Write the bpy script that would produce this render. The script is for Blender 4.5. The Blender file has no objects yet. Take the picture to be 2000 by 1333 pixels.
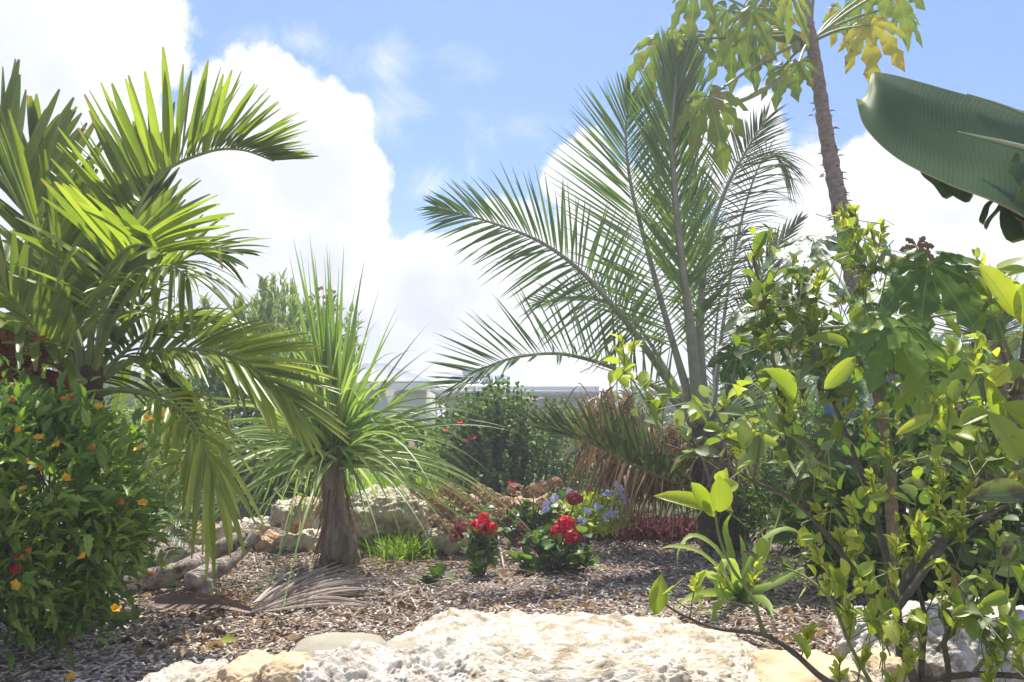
import bpy, math
import numpy as np
from mathutils import Vector, noise
R = math.radians
sc = bpy.context.scene
C = sc.collection
# ------------------------------------------------------------------ camera
CAMH = 0.75; FPX = 1500.0; PITCH = math.atan(183.5/1500.0)
cam_d = bpy.data.cameras.new('camera'); cam_d.sensor_width = 36; cam_d.lens = 36*FPX/2000
cam_d.clip_start = 0.05; cam_d.clip_end = 3000
cam = bpy.data.objects.new('camera', cam_d); C.objects.link(cam)
cam.location = (0, 0, CAMH); cam.rotation_euler = (math.pi/2+PITCH, 0, 0); sc.camera = cam
SP, CP = math.sin(PITCH), math.cos(PITCH)
def ray(px, py):
    dx = (px-1000)/FPX; dy = (666.5-py)/FPX
    return np.array([dx, CP-dy*SP, SP+dy*CP])
def P(px, py, Y):
    d = ray(px, py); return np.array([0, 0, CAMH])+d*(Y/d[1])
def gY(py):                                   # depth at which a pixel row meets the ground
    d = ray(1000, py); return -CAMH/d[2]*d[1]
# ------------------------------------------------------------------ light
SUN_EL, SUN_AZ = 66.0, -5.0                  # azimuth from +Y (straight ahead), towards +X
sd = bpy.data.lights.new('sun', 'SUN'); sd.energy = 4.8; sd.angle = R(0.53); sd.color = (1.0, 0.95, 0.86)
sun = bpy.data.objects.new('sun', sd); C.objects.link(sun)
sv = Vector((math.sin(R(SUN_AZ))*math.cos(R(SUN_EL)), math.cos(R(SUN_AZ))*math.cos(R(SUN_EL)), math.sin(R(SUN_EL))))
sun.rotation_euler = sv.to_track_quat('Z', 'Y').to_euler(); sun.location = (0, 0, 30)
sc.view_settings.view_transform = 'Standard'; sc.view_settings.look = 'None'
sc.view_settings.gamma = 1; sc.view_settings.exposure = 0.88
sc.cycles.volume_bounces = 0; sc.cycles.max_bounces = 8; sc.cycles.transmission_bounces = 6; sc.cycles.diffuse_bounces = 4
sc.cycles.transparent_max_bounces = 8; sc.cycles.use_denoising = True
# ------------------------------------------------------------------ world: sky with cumulus
W = bpy.data.worlds.new('World'); sc.world = W; W.use_nodes = True
nt = W.node_tree; nt.nodes.clear(); N = nt.nodes; LK = nt.links
def mth(op, a, b=None, c=None, tree=None, clamp=False):
    t = tree or nt; n = t.nodes.new('ShaderNodeMath'); n.operation = op; n.use_clamp = clamp
    for i, v in enumerate((a, b, c)):
        if v is None: continue
        if isinstance(v, (int, float)): n.inputs[i].default_value = v
        else: t.links.new(v, n.inputs[i])
    return n.outputs[0]
sky = N.new('ShaderNodeTexSky'); sky.sky_type = 'NISHITA'; sky.sun_disc = False
sky.sun_elevation = R(SUN_EL); sky.sun_rotation = R(SUN_AZ); sky.air_density = 1.0; sky.dust_density = 0.6; sky.ozone_density = 1.5
geo = N.new('ShaderNodeTexCoord'); sep = N.new('ShaderNodeSeparateXYZ'); LK.new(geo.outputs['Generated'], sep.inputs[0])
az = mth('ARCTAN2', sep.outputs[0], sep.outputs[1]); el = mth('ARCSINE', sep.outputs[2])
def nz(scale, detail, rough, dist=0.0, vec=None, off=0.0):
    n = N.new('ShaderNodeTexNoise'); n.inputs['Scale'].default_value = scale; n.inputs['Detail'].default_value = detail
    n.inputs['Roughness'].default_value = rough; n.inputs['Distortion'].default_value = dist
    mp = N.new('ShaderNodeMapping'); mp.inputs['Location'].default_value = (off, off*.7, off*.3)
    LK.new(vec or geo.outputs['Generated'], mp.inputs[0]); LK.new(mp.outputs[0], n.inputs['Vector']); return n.outputs['Fac']
def azel(px, py):
    d = ray(px, py); d = d/np.linalg.norm(d); return math.atan2(d[0], d[1]), math.asin(d[2])
def blob_field(blobs):
    cur = None
    for (px, py, rx, ry) in blobs:
        a, e = azel(px, py)
        dx = mth('DIVIDE', mth('SUBTRACT', az, a), rx/FPX); dy = mth('DIVIDE', mth('SUBTRACT', el, e), ry/FPX)
        d = mth('SQRT', mth('ADD', mth('MULTIPLY', dx, dx), mth('MULTIPLY', dy, dy)))
        v = mth('MULTIPLY', mth('SUBTRACT', 1.0, d), min(rx, ry)/130.0)
        cur = v if cur is None else mth('MAXIMUM', cur, v)
    return cur
cum = [(40,40,290,190),(-200,150,300,220),(60,130,225,160),(230,30,140,90),(150,350,260,190),(330,500,260,260),(540,190,140,100),(455,230,110,110),(640,230,105,90),(600,330,170,150),
       (670,420,110,100),(640,520,150,130),(880,590,330,145),(1030,530,200,110),(1010,440,90,60),(1110,350,60,70),(1140,330,60,60),(560,650,420,160),
       (1460,255,80,80),(1390,300,80,60),(1480,370,110,90),(1590,400,130,110),(1700,350,80,85),(1800,400,130,95),(1850,430,100,80),(1700,560,300,120),(1300,620,340,200),(2000,560,140,90),(1200,450,130,130)]
wisp = [(945,265,50,45),(925,320,30,35),(840,365,110,40),(1010,250,60,25),(600,85,170,50),(470,90,140,30),(760,110,70,50),(900,130,50,30),(740,230,90,60),(1330,330,120,120),(1900,470,110,90),(1560,330,70,60)]
n1 = nz(5.5, 12, .60, .0, off=3.1); n2 = nz(2.4, 5, .5, .0, off=7.7)
fld = mth('ADD', blob_field(cum), mth('MULTIPLY', mth('SUBTRACT', n1, .5), 1.35))
fld = mth('ADD', fld, mth('MULTIPLY', mth('SUBTRACT', nz(26, 6, .62, off=.4), .5), .30))
def sstep(v, lo, hi):
    n = N.new('ShaderNodeMapRange'); n.interpolation_type = 'SMOOTHSTEP'
    LK.new(v, n.inputs[0]); n.inputs[1].default_value = lo; n.inputs[2].default_value = hi; return n.outputs[0]
m_c = sstep(fld, -.03, .13)
wf = mth('ADD', blob_field(wisp), mth('MULTIPLY', mth('SUBTRACT', nz(9, 12, .68, .9, off=1.9), .5), 1.9))
m_w = mth('MULTIPLY', sstep(wf, -.1, .9), .75)
# cloud elsewhere in the sky (behind and beside the camera)
gen = sstep(mth('ADD', nz(2.2, 10, .58, .1, off=11.0), mth('MULTIPLY', mth('SUBTRACT', .5, sep.outputs[2]), .12)), .50, .60)
side = sstep(mth('ABSOLUTE', az), .72, .95)
m_all = mth('MAXIMUM', mth('MAXIMUM', m_c, m_w), mth('MULTIPLY', gen, side))
lowhaze = sstep(el, .34, -.02)
m_all = mth('MAXIMUM', m_all, mth('MULTIPLY', lowhaze, .65))
core = mth('MULTIPLY', sstep(fld, .12, .9), sstep(mth('ADD', mth('MULTIPLY', n2, .6), mth('MULTIPLY', nz(7, 8, .6, .3, off=5.2), .4)), .40, .58))
cr = N.new('ShaderNodeMix'); cr.data_type = 'RGBA'; LK.new(mth('MULTIPLY', core, mth('ADD', .55, mth('MULTIPLY', lowhaze, .45))), cr.inputs[0])
cr.inputs[6].default_value = (0.60, 0.61, 0.64, 1); cr.inputs[7].default_value = (0.33, 0.365, 0.44, 1)
tn = N.new('ShaderNodeMix'); tn.data_type = 'RGBA'; tn.blend_type = 'MULTIPLY'; tn.inputs[0].default_value = 1; LK.new(sky.outputs[0], tn.inputs[6]); tn.inputs[7].default_value = (.60, .76, 1.06, 1)
b1 = N.new('ShaderNodeBackground'); LK.new(tn.outputs[2], b1.inputs[0]); b1.inputs[1].default_value = 0.10
b2 = N.new('ShaderNodeBackground'); LK.new(cr.outputs[2], b2.inputs[0]); b2.inputs[1].default_value = 1.0
mx = N.new('ShaderNodeMixShader'); LK.new(m_all, mx.inputs[0]); LK.new(b1.outputs[0], mx.inputs[1]); LK.new(b2.outputs[0], mx.inputs[2])
wo = N.new('ShaderNodeOutputWorld'); LK.new(mx.outputs[0], wo.inputs[0])

# ------------------------------------------------------------------ mesh building
def nrm(v): v = np.asarray(v, float); return v/(np.linalg.norm(v, axis=-1, keepdims=True)+1e-12)
UP = np.array([0, 0, 1.0])
class MB:
    def __init__(s): s.V = []; s.Q = []; s.T = []; s.A = []; s.n = 0
    def add(s, v, q=None, t=None, a=None):
        v = np.asarray(v, float); s.V.append(v)
        s.A.append(np.zeros((len(v), 3)) if a is None else np.asarray(a, float))
        if q is not None and len(q): s.Q.append(np.asarray(q, int)+s.n)
        if t is not None and len(t): s.T.append(np.asarray(t, int)+s.n)
        s.n += len(v)
    def mesh(s, name, mat, smooth=True):
        me = bpy.data.meshes.new(name)
        V = np.concatenate(s.V); A = np.concatenate(s.A)
        Q = np.concatenate(s.Q) if s.Q else np.zeros((0, 4), int); T = np.concatenate(s.T) if s.T else np.zeros((0, 3), int)
        me.vertices.add(len(V)); me.vertices.foreach_set('co', V.ravel().astype(np.float32))
        nl = Q.size+T.size; me.loops.add(nl); me.loops.foreach_set('vertex_index', np.concatenate([Q.ravel(), T.ravel()]).astype(np.int32))
        me.polygons.add(len(Q)+len(T))
        st = np.concatenate([np.arange(len(Q))*4, Q.size+np.arange(len(T))*3]).astype(np.int32)
        me.polygons.foreach_set('loop_start', st)
        me.update(calc_edges=True)
        me.polygons.foreach_set('use_smooth', [smooth]*len(me.polygons))
        at = me.attributes.new('luv', 'FLOAT_VECTOR', 'POINT'); at.data.foreach_set('vector', A.ravel().astype(np.float32))
        me.materials.append(mat); me.validate(); return me
    def build(s, name, mat, parent=None, smooth=True, loc=None):
        if not s.V: return None
        if parent is not None and loc is None:
            off = np.array(parent.matrix_world.translation if parent.parent is None else (0, 0, 0))
            if parent.get('_o') is not None: off = np.array(parent['_o'])
        elif loc is not None: off = np.array(loc)
        else: off = np.zeros(3)
        s.V = [v-off for v in s.V]
        o = bpy.data.objects.new(name, s.mesh(name, mat, smooth)); C.objects.link(o)
        if parent is not None:
            o.parent = parent; o['_o'] = [float(x) for x in off]
        else:
            o.location = off; o['_o'] = [float(x) for x in off]
        return o
def tag(o, label=None, cat=None, group=None, kind=None):
    if label: o['label'] = label
    if cat: o['category'] = cat
    if group: o['group'] = group
    if kind: o['kind'] = kind
    return o
def thing(name, loc, label, cat, group=None):
    o = bpy.data.objects.new(name, None); C.objects.link(o); o.location = [float(x) for x in loc]
    o.empty_display_size = .1; o['_o'] = [float(x) for x in loc]
    return tag(o, label, cat, group)
def catmull(pts, n):
    p = np.asarray(pts, float)
    if len(p) == 2: p = np.array([p[0], (p[0]+p[1])/2, p[1]])
    e = np.vstack([2*p[0]-p[1], p, 2*p[-1]-p[-2]]); m = len(p)-1
    t = np.linspace(0, m, n); i = np.minimum(t.astype(int), m-1); u = (t-i)[:, None]
    a, b, c, d = e[i], e[i+1], e[i+2], e[i+3]
    return .5*(2*b+(c-a)*u+(2*a-5*b+4*c-d)*u*u+(3*b-a-3*c+d)*u**3)
def tangents(p):
    return nrm(np.gradient(p, axis=0))
def strip(mb, pts, side, w, fold=.25, r=.5, lite=False):
    n = len(pts); T = tangents(pts); side = nrm(side-T*np.sum(side*T, 1, keepdims=True)); nn = np.cross(side, T)
    w = np.asarray(w)[:, None]
    f = np.asarray(fold)*w
    V = np.stack([pts-side*w+nn*f, pts, pts+side*w+nn*f], 1).reshape(-1, 3)
    vv = np.linspace(0, 1, n)
    A = np.stack([np.tile([-1, 0, 1], n), np.repeat(vv, 3), np.full(3*n, r)], 1)
    i = np.arange(n-1)*3
    Q = np.concatenate([np.stack([i, i+1, i+4, i+3], 1), np.stack([i+1, i+2, i+5, i+4], 1)])
    mb.add(V, Q, None, A)
def tube(mb, pts, rad, k=7, r=.5, rough=0, seed=0, cap=True):
    pts = np.asarray(pts, float); n = len(pts); T = tangents(pts); rad = np.broadcast_to(np.asarray(rad, float), (n,))
    ref = np.array([0, 1.0, 0]) if abs(T[0][1]) < .8 else np.array([1.0, 0, 0])
    u = nrm(np.cross(T[0], ref)); U = [u]
    for i in range(1, n):
        u = nrm(U[-1]-T[i]*np.dot(U[-1], T[i])); U.append(u)
    U = np.array(U); Vv = np.cross(T, U)
    a = np.arange(k)*2*math.pi/k
    rr = rad[:, None]*np.ones((1, k))
    if rough:
        rg = np.random.RandomState(seed); rr = rr*(1+rough*(rg.rand(n, k)-.5))
    V = pts[:, None]+(U[:, None]*np.cos(a)[None, :, None]+Vv[:, None]*np.sin(a)[None, :, None])*rr[..., None]
    V = V.reshape(-1, 3)
    A = np.stack([np.tile(a/(2*math.pi), n), np.repeat(np.linspace(0, 1, n), k), np.full(n*k, r)], 1)
    i = np.arange(n-1)[:, None]*k; j = np.arange(k)[None, :]; j2 = (j+1) % k
    Q = np.stack([i+j, i+j2, i+k+j2, i+k+j], 2).reshape(-1, 4)
    if cap:
        V = np.vstack([V, pts[0:1], pts[-1:]]); A = np.vstack([A, [[0, 0, r], [0, 1, r]]])
        jj = np.arange(k); t1 = np.stack([np.full(k, n*k), (jj+1) % k, jj], 1)
        t2 = np.stack([np.full(k, n*k+1), (n-1)*k+jj, (n-1)*k+(jj+1) % k], 1)
        mb.add(V, Q, np.concatenate([t1, t2]), A)
    else: mb.add(V, Q, None, A)
def leaf_t(nv=6, shape=.8, curve=.2, fold=.25, blunt=.5, teeth=0):
    v = np.linspace(0, 1, nv); w = np.sin(math.pi*v**shape)**blunt if blunt else 1-v
    w = w.copy(); w[0] = .06; w[-1] = .02
    if teeth: w[1:-1] *= 1-teeth*(np.arange(nv-2) % 2)
    z = -curve*v**2
    V = np.stack([np.stack([-w, v, z+fold*w*.5], 1), np.stack([0*w, v, z], 1), np.stack([w, v, z+fold*w*.5], 1)], 1).reshape(-1, 3)
    i = np.arange(nv-1)*3
    Q = np.concatenate([np.stack([i, i+1, i+4, i+3], 1), np.stack([i+1, i+2, i+5, i+4], 1)])
    U = np.stack([np.tile([-1, 0, 1], nv), np.repeat(v, 3)], 1)
    return V, Q, U
LEAF = leaf_t(); LEAFS = leaf_t(4, .8, .15, .3, .7); OVAL = leaf_t(8, .95, .12, .22, .55); LANCE = leaf_t(5, .7, .35, .4, 1.0); TOOTH = leaf_t(9, .75, .3, .35, .8, .3)
BLADE = leaf_t(4, .5, .3, .5, .8); PETAL = leaf_t(4, 1.3, .25, .3, .6)
OV_ = leaf_t(5, .9, .3, .8, .6)
ROUND = leaf_t(7, 1.1, .1, .3, .45)
def scatter(mb, tm, pos, d, nl, L, Wd, r):
    """many copies of a leaf template: length L along d, half width Wd, blade normal near nl"""
    V, Q, U = tm; m = len(pos); pos = np.asarray(pos, float); d = nrm(d); nl = np.asarray(nl, float)
    x = nrm(np.cross(d, nl)); z = np.cross(x, d)
    L = np.broadcast_to(L, (m,)); Wd = np.broadcast_to(Wd, (m,)); r = np.broadcast_to(r, (m,))
    VV = pos[:, None]+x[:, None]*(V[None, :, 0:1]*Wd[:, None, None])+d[:, None]*(V[None, :, 1:2]*L[:, None, None])+z[:, None]*(V[None, :, 2:3]*L[:, None, None])
    A = np.concatenate([np.broadcast_to(U[None], (m,)+U.shape), np.broadcast_to(r[:, None, None], (m, len(V), 1))], 2)
    QQ = Q[None]+(np.arange(m)*len(V))[:, None, None]
    mb.add(VV.reshape(-1, 3), QQ.reshape(-1, 4), None, A.reshape(-1, 3))
def rvec(rg, n): return nrm(rg.randn(n, 3))

# ------------------------------------------------------------------ materials
def newmat(name):
    m = bpy.data.materials.new(name); m.use_nodes = True; m.node_tree.nodes.clear(); return m, m.node_tree
def ramp(t, fac, stops):
    n = t.nodes.new('ShaderNodeValToRGB'); e = n.color_ramp.elements
    while len(e) < len(stops): e.new(.5)
    for i, (p, c) in enumerate(stops): e[i].position = p; e[i].color = (*c, 1)
    t.links.new(fac, n.inputs[0]); return n.outputs[0]
def tnoise(t, scale, detail=4, rough=.6, vec=None, dist=0):
    n = t.nodes.new('ShaderNodeTexNoise'); n.inputs['Scale'].default_value = scale; n.inputs['Detail'].default_value = detail
    n.inputs['Roughness'].default_value = rough; n.inputs['Distortion'].default_value = dist
    if vec is not None: t.links.new(vec, n.inputs['Vector'])
    return n.outputs['Fac']
def mixc(t, fac, a, b, blend='MIX'):
    n = t.nodes.new('ShaderNodeMix'); n.data_type = 'RGBA'; n.blend_type = blend
    for i, v in ((0, fac), (6, a), (7, b)):
        if isinstance(v, (int, float)): n.inputs[i].default_value = v
        elif isinstance(v, tuple): n.inputs[i].default_value = (*v, 1)
        else: t.links.new(v, n.inputs[i])
    return n.outputs[2]
def leafmat(name, stops, trans=.42, rough=.42, rib=(.0, (0, 0, 0)), veins=0, spots=None, tip=None, tint=(1.25, 1.35, .55), bump=.15):
    m, t = newmat(name); at = t.nodes.new('ShaderNodeAttribute'); at.attribute_name = 'luv'
    sp = t.nodes.new('ShaderNodeSeparateXYZ'); t.links.new(at.outputs['Vector'], sp.inputs[0])
    tc = t.nodes.new('ShaderNodeTexCoord')
    ns = tnoise(t, 9, 3, .6, tc.outputs['Object'])
    fac = mth('ADD', sp.outputs[2], mth('MULTIPLY', mth('SUBTRACT', ns, .5, tree=t), .35, tree=t), tree=t)
    col = ramp(t, fac, stops)
    if veins:
        wv = mth('SINE', mth('ADD', mth('MULTIPLY', sp.outputs[1], float(veins), tree=t), mth('MULTIPLY', mth('ABSOLUTE', sp.outputs[0], tree=t), -veins*.12, tree=t), tree=t), tree=t)
        wv = mth('GREATER_THAN', wv, .86, tree=t); col = mixc(t, mth('MULTIPLY', wv, .13, tree=t), col, rib[1] if rib[0] else (.2, .3, .08))
    if rib[0]:
        rm = mth('LESS_THAN', mth('ABSOLUTE', sp.outputs[0], tree=t), rib[0], tree=t); col = mixc(t, mth('MULTIPLY', rm, .7, tree=t), col, rib[1])
    if spots:
        s_ = tnoise(t, spots[0], 3, .65, tc.outputs['Object']); mk = t.nodes.new('ShaderNodeMapRange'); mk.inputs[1].default_value = spots[1]; mk.inputs[2].default_value = spots[1]+.06
        t.links.new(s_, mk.inputs[0]); col = mixc(t, mk.outputs[0], col, spots[2])
    if tip:
        mk = t.nodes.new('ShaderNodeMapRange'); mk.inputs[1].default_value = tip[0]; mk.inputs[2].default_value = tip[0]+.12
        e_ = mth('ADD', sp.outputs[1], mth('MULTIPLY', mth('SUBTRACT', ns, .5, tree=t), .5, tree=t), tree=t)
        t.links.new(e_, mk.inputs[0]); col = mixc(t, mk.outputs[0], col, tip[1])
    pr = t.nodes.new('ShaderNodeBsdfPrincipled'); t.links.new(col, pr.inputs['Base Color']); pr.inputs['Roughness'].default_value = rough
    pr.inputs['Specular IOR Level'].default_value = .45
    if bump:
        b = t.nodes.new('ShaderNodeBump'); b.inputs['Strength'].default_value = bump; b.inputs['Distance'].default_value = .004
        t.links.new(tnoise(t, 60, 3, .6, tc.outputs['Object']), b.inputs['Height']); t.links.new(b.outputs[0], pr.inputs['Normal'])
    tr = t.nodes.new('ShaderNodeBsdfTranslucent'); t.links.new(mixc(t, 1.0, col, tint, 'MULTIPLY'), tr.inputs[0])
    ms = t.nodes.new('ShaderNodeMixShader'); ms.inputs[0].default_value = trans
    t.links.new(pr.outputs[0], ms.inputs[1]); t.links.new(tr.outputs[0], ms.inputs[2])
    o = t.nodes.new('ShaderNodeOutputMaterial'); t.links.new(ms.outputs[0], o.inputs[0]); return m
def solidmat(name, stops, scale=8, detail=8, rough=.85, bump=.5, bscale=30, bdist=.01, attr=0.0, stretch=None, rgh=.6, extra=None):
    m, t = newmat(name); tc = t.nodes.new('ShaderNodeTexCoord'); vec = tc.outputs['Object']
    if stretch:
        mp = t.nodes.new('ShaderNodeMapping'); mp.inputs['Scale'].default_value = stretch; t.links.new(vec, mp.inputs[0]); vec = mp.outputs[0]
    fac = tnoise(t, scale, detail, rgh, vec)
    if attr:
        at = t.nodes.new('ShaderNodeAttribute'); at.attribute_name = 'luv'
        sp = t.nodes.new('ShaderNodeSeparateXYZ'); t.links.new(at.outputs['Vector'], sp.inputs[0])
        fac = mth('ADD', mth('MULTIPLY', fac, 1-attr, tree=t), mth('MULTIPLY', sp.outputs[2], attr, tree=t), tree=t)
    col = ramp(t, fac, stops)
    if extra:                                   # (scale, threshold, colour, strength) patches of lichen, moss or stain
        e_ = tnoise(t, extra[0], 6, .65, vec); mk = t.nodes.new('ShaderNodeMapRange'); mk.inputs[1].default_value = extra[1]; mk.inputs[2].default_value = extra[1]+.1
        t.links.new(e_, mk.inputs[0]); col = mixc(t, mth('MULTIPLY', mk.outputs[0], extra[3], tree=t), col, extra[2])
    pr = t.nodes.new('ShaderNodeBsdfPrincipled'); t.links.new(col, pr.inputs['Base Color']); pr.inputs['Roughness'].default_value = rough
    if bump:
        b = t.nodes.new('ShaderNodeBump'); b.inputs['Strength'].default_value = bump; b.inputs['Distance'].default_value = bdist
        t.links.new(tnoise(t, bscale, 8, .65, vec), b.inputs['Height']); t.links.new(b.outputs[0], pr.inputs['Normal'])
    o = t.nodes.new('ShaderNodeOutputMaterial'); t.links.new(pr.outputs[0], o.inputs[0]); return m
# ramps run dark -> light over the per-leaf random value
M = {}
M['palm_broad'] = leafmat('palm_broad', [(0, (.07,.105,.022)), (.45, (.165,.225,.04)), (.8, (.29,.35,.06)), (1, (.42,.46,.10))], .48, .36, tip=(.93, (.30,.20,.08)), tint=(1.3, 1.45, .5))
M['palm_fine'] = leafmat('palm_fine', [(0, (.07,.12,.04)), (.5, (.13,.21,.065)), (1, (.23,.33,.09))], .42, .35, tip=(.95, (.25,.2,.1)))
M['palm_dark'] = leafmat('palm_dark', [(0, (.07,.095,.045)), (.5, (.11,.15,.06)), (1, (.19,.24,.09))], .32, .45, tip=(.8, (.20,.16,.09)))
M['rachis_green'] = solidmat('rachis_green', [(.3, (.16,.22,.06)), (.7, (.28,.33,.10))], 12, rough=.5, bump=.2)
M['rachis_grey'] = solidmat('rachis_grey', [(.3, (.17,.18,.11)), (.7, (.30,.30,.19))], 14, rough=.6, bump=.2)
M['dead_leaf'] = leafmat('dead_leaf', [(0, (.11,.07,.038)), (.5, (.27,.175,.09)), (1, (.50,.37,.21))], .25, .7, tint=(1.1, 1, .8))
M['dead_pale'] = leafmat('dead_pale', [(0, (.22,.16,.12)), (.5, (.40,.32,.26)), (1, (.60,.50,.42))], .15, .75, tint=(1, 1, .9))
M['pony'] = leafmat('pony', [(0, (.11,.19,.05)), (.5, (.21,.32,.09)), (1, (.42,.50,.20))], .48, .4, tip=(.97, (.4,.33,.2)))
M['shrub'] = leafmat('shrub', [(0, (.065,.125,.025)), (.5, (.16,.26,.04)), (1, (.31,.43,.08))], .42, .42, rib=(.06, (.13,.24,.06)))
M['hedge'] = leafmat('hedge', [(0, (.05,.10,.025)), (.5, (.11,.19,.045)), (1, (.23,.33,.08))], .35, .4)
M['hedge_dark'] = leafmat('hedge_dark', [(0, (.03,.07,.02)), (.5, (.07,.14,.03)), (1, (.20,.31,.07))], .35, .6)
M['bright'] = leafmat('bright', [(0, (.09,.16,.03)), (.5, (.19,.30,.05)), (1, (.38,.46,.09))], .42, .5)
M['lime'] = leafmat('lime', [(0, (.22,.34,.04)), (.5, (.38,.50,.06)), (1, (.55,.62,.10))], .45, .5)
M['feather'] = leafmat('feather', [(0, (.32,.42,.16)), (.5, (.44,.54,.24)), (1, (.56,.63,.34))], .5, .6, bump=0)
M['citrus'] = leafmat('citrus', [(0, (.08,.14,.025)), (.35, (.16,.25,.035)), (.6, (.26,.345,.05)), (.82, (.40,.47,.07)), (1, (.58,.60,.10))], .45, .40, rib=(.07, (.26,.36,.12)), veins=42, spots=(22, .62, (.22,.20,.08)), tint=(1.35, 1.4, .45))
M['citrus_old'] = leafmat('citrus_old', [(0, (.09,.125,.05)), (.5, (.18,.235,.085)), (1, (.33,.39,.17))], .35, .55, rib=(.07, (.26,.32,.17)), veins=42, spots=(16, .54, (.12,.10,.055)))
M['papaya'] = leafmat('papaya', [(0, (.07,.125,.022)), (.35, (.13,.21,.03)), (.65, (.27,.35,.045)), (1, (.60,.42,.04))], .48, .45, rib=(.07, (.34,.40,.15)), veins=60, spots=(13, .58, (.30,.20,.06)), tint=(1.3, 1.35, .4), bump=.4)
M['papaya_low'] = leafmat('papaya_low', [(0, (.05,.10,.03)), (.5, (.11,.20,.05)), (1, (.30,.42,.06))], .42, .38, rib=(.07, (.19,.27,.13)), veins=70, tint=(1.3, 1.4, .4), bump=.5)
M['petiole'] = solidmat('petiole', [(.3, (.16,.20,.06)), (.7, (.30,.34,.12))], 12, rough=.5, bump=.1)
M['agave'] = leafmat('agave', [(0, (.17,.27,.05)), (.5, (.30,.42,.08)), (1, (.48,.56,.16))], .42, .6, tip=(.95, (.4,.25,.1)))
M['grass'] = leafmat('grass', [(0, (.13,.24,.03)), (.5, (.26,.40,.05)), (1, (.42,.52,.11))], .5, .5, bump=0)
M['dry_grass'] = leafmat('dry_grass', [(0, (.13,.17,.05)), (.5, (.30,.27,.10)), (1, (.50,.38,.20))], .35, .7, bump=0)
M['yellow'] = leafmat('yellow', [(0, (.75,.36,.01)), (1, (.85,.55,.02))], .4, .6, tint=(1.1, 1, .5), bump=0)
M['orange'] = leafmat('orange', [(0, (.45,.13,.02)), (1, (.70,.30,.04))], .4, .6, tint=(1.1, .9, .5), bump=0)
M['red'] = leafmat('red', [(0, (.50,.006,.03)), (1, (.85,.02,.085))], .35, .6, tint=(1.2, .5, .6), bump=0)
M['wine'] = leafmat('wine', [(0, (.20,.02,.035)), (1, (.42,.06,.10))], .3, .7, tint=(1.1, .7, .7), bump=0)
M['blue_petal'] = leafmat('blue_petal', [(0, (.44,.50,.80)), (1, (.66,.70,.92))], .4, .6, tint=(1, 1, 1), bump=0)
M['pink_petal'] = leafmat('pink_petal', [(0, (.62,.25,.28)), (1, (.75,.42,.42))], .4, .6, tint=(1, .9, .9), bump=0)
M['dry_head'] = leafmat('dry_head', [(0, (.28,.15,.09)), (.5, (.50,.32,.20)), (1, (.68,.50,.35))], .3, .8, tint=(1.1, 1, .8), bump=0)
M['croton'] = leafmat('croton', [(0, (.18,.03,.012)), (.5, (.38,.09,.02)), (1, (.60,.22,.04))], .4, .4, rib=(.12, (.55,.2,.06)), tint=(1.3, .9, .5))
M['purple'] = leafmat('purple', [(0, (.08,.02,.028)), (.5, (.18,.05,.065)), (1, (.36,.17,.16))], .25, .5, tint=(1.1, .8, .8))
M['stem_brown'] = solidmat('stem_brown', [(.3, (.07,.06,.04)), (.7, (.16,.135,.09))], 40, rough=.8, bump=.4, bscale=120, bdist=.003)
M['stem_green'] = solidmat('stem_green', [(.3, (.12,.16,.05)), (.7, (.22,.27,.08))], 30, rough=.6, bump=.1)
M['trunk_palm'] = solidmat('trunk_palm', [(.3, (.09,.075,.06)), (.55, (.19,.16,.13)), (.8, (.30,.26,.22))], 12, rough=.9, bump=1, bscale=25, bdist=.02, stretch=(1, 1, .35))
M['trunk_pony'] = solidmat('trunk_pony', [(.35, (.09,.065,.045)), (.5, (.20,.155,.11)), (.7, (.38,.31,.24))], 18, rough=.9, bump=1, bscale=40, bdist=.015, stretch=(1, 1, .22))
M['trunk_papaya'] = solidmat('trunk_papaya', [(.3, (.15,.11,.08)), (.5, (.26,.21,.165)), (.8, (.38,.33,.28))], 22, rough=.85, bump=.8, bscale=45, bdist=.01, stretch=(1, 1, 1.8))
M['trunk_dark'] = solidmat('trunk_dark', [(.3, (.05,.035,.025)), (.7, (.14,.09,.06))], 12, rough=.9, bump=1, bscale=25, bdist=.02)
M['coral'] = solidmat('coral', [(.30, (.34,.23,.13)), (.40, (.44,.35,.235)), (.48, (.61,.54,.43)), (.60, (.71,.655,.55))], 14, 14, .95, 1.0, 55, .016, extra=(4.5, .56, (.48,.36,.22), .45), rgh=.68)
M['coral_white'] = solidmat('coral_white', [(.30, (.32,.25,.18)), (.40, (.44,.37,.29)), (.48, (.62,.56,.47)), (.60, (.71,.67,.60))], 14, 14, .95, 1.0, 60, .016, extra=(6, .60, (.22,.19,.16), .6), rgh=.68)
M['coral_tan'] = solidmat('coral_tan', [(.30, (.30,.18,.10)), (.48, (.50,.35,.21)), (.7, (.66,.53,.38))], 8, 10, .95, 1.0, 40, .015, extra=(5, .55, (.40,.20,.10), .5), rgh=.65)
M['smooth_stone'] = solidmat('smooth_stone', [(.35, (.27,.245,.18)), (.65, (.36,.33,.255))], 6, 10, .85, .4, 60, .004, extra=(18, .62, (.20,.18,.13), .5))
M['amber_stone'] = solidmat('amber_stone', [(.35, (.50,.36,.20)), (.65, (.70,.56,.38))], 7, 8, .8, .8, 20, .02, extra=(6, .56, (.66,.58,.44), .6))
M['grey_stone'] = solidmat('grey_stone', [(.3, (.22,.20,.18)), (.7, (.48,.44,.40))], 16, 10, .9, .8, 50, .01)
M['wood'] = solidmat('wood', [(.36, (.10,.07,.05)), (.45, (.33,.25,.20)), (.56, (.54,.46,.40)), (.7, (.68,.62,.56))], 14, 12, .85, 1, 60, .03, extra=(9, .62, (.09,.065,.05), .8))
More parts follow.
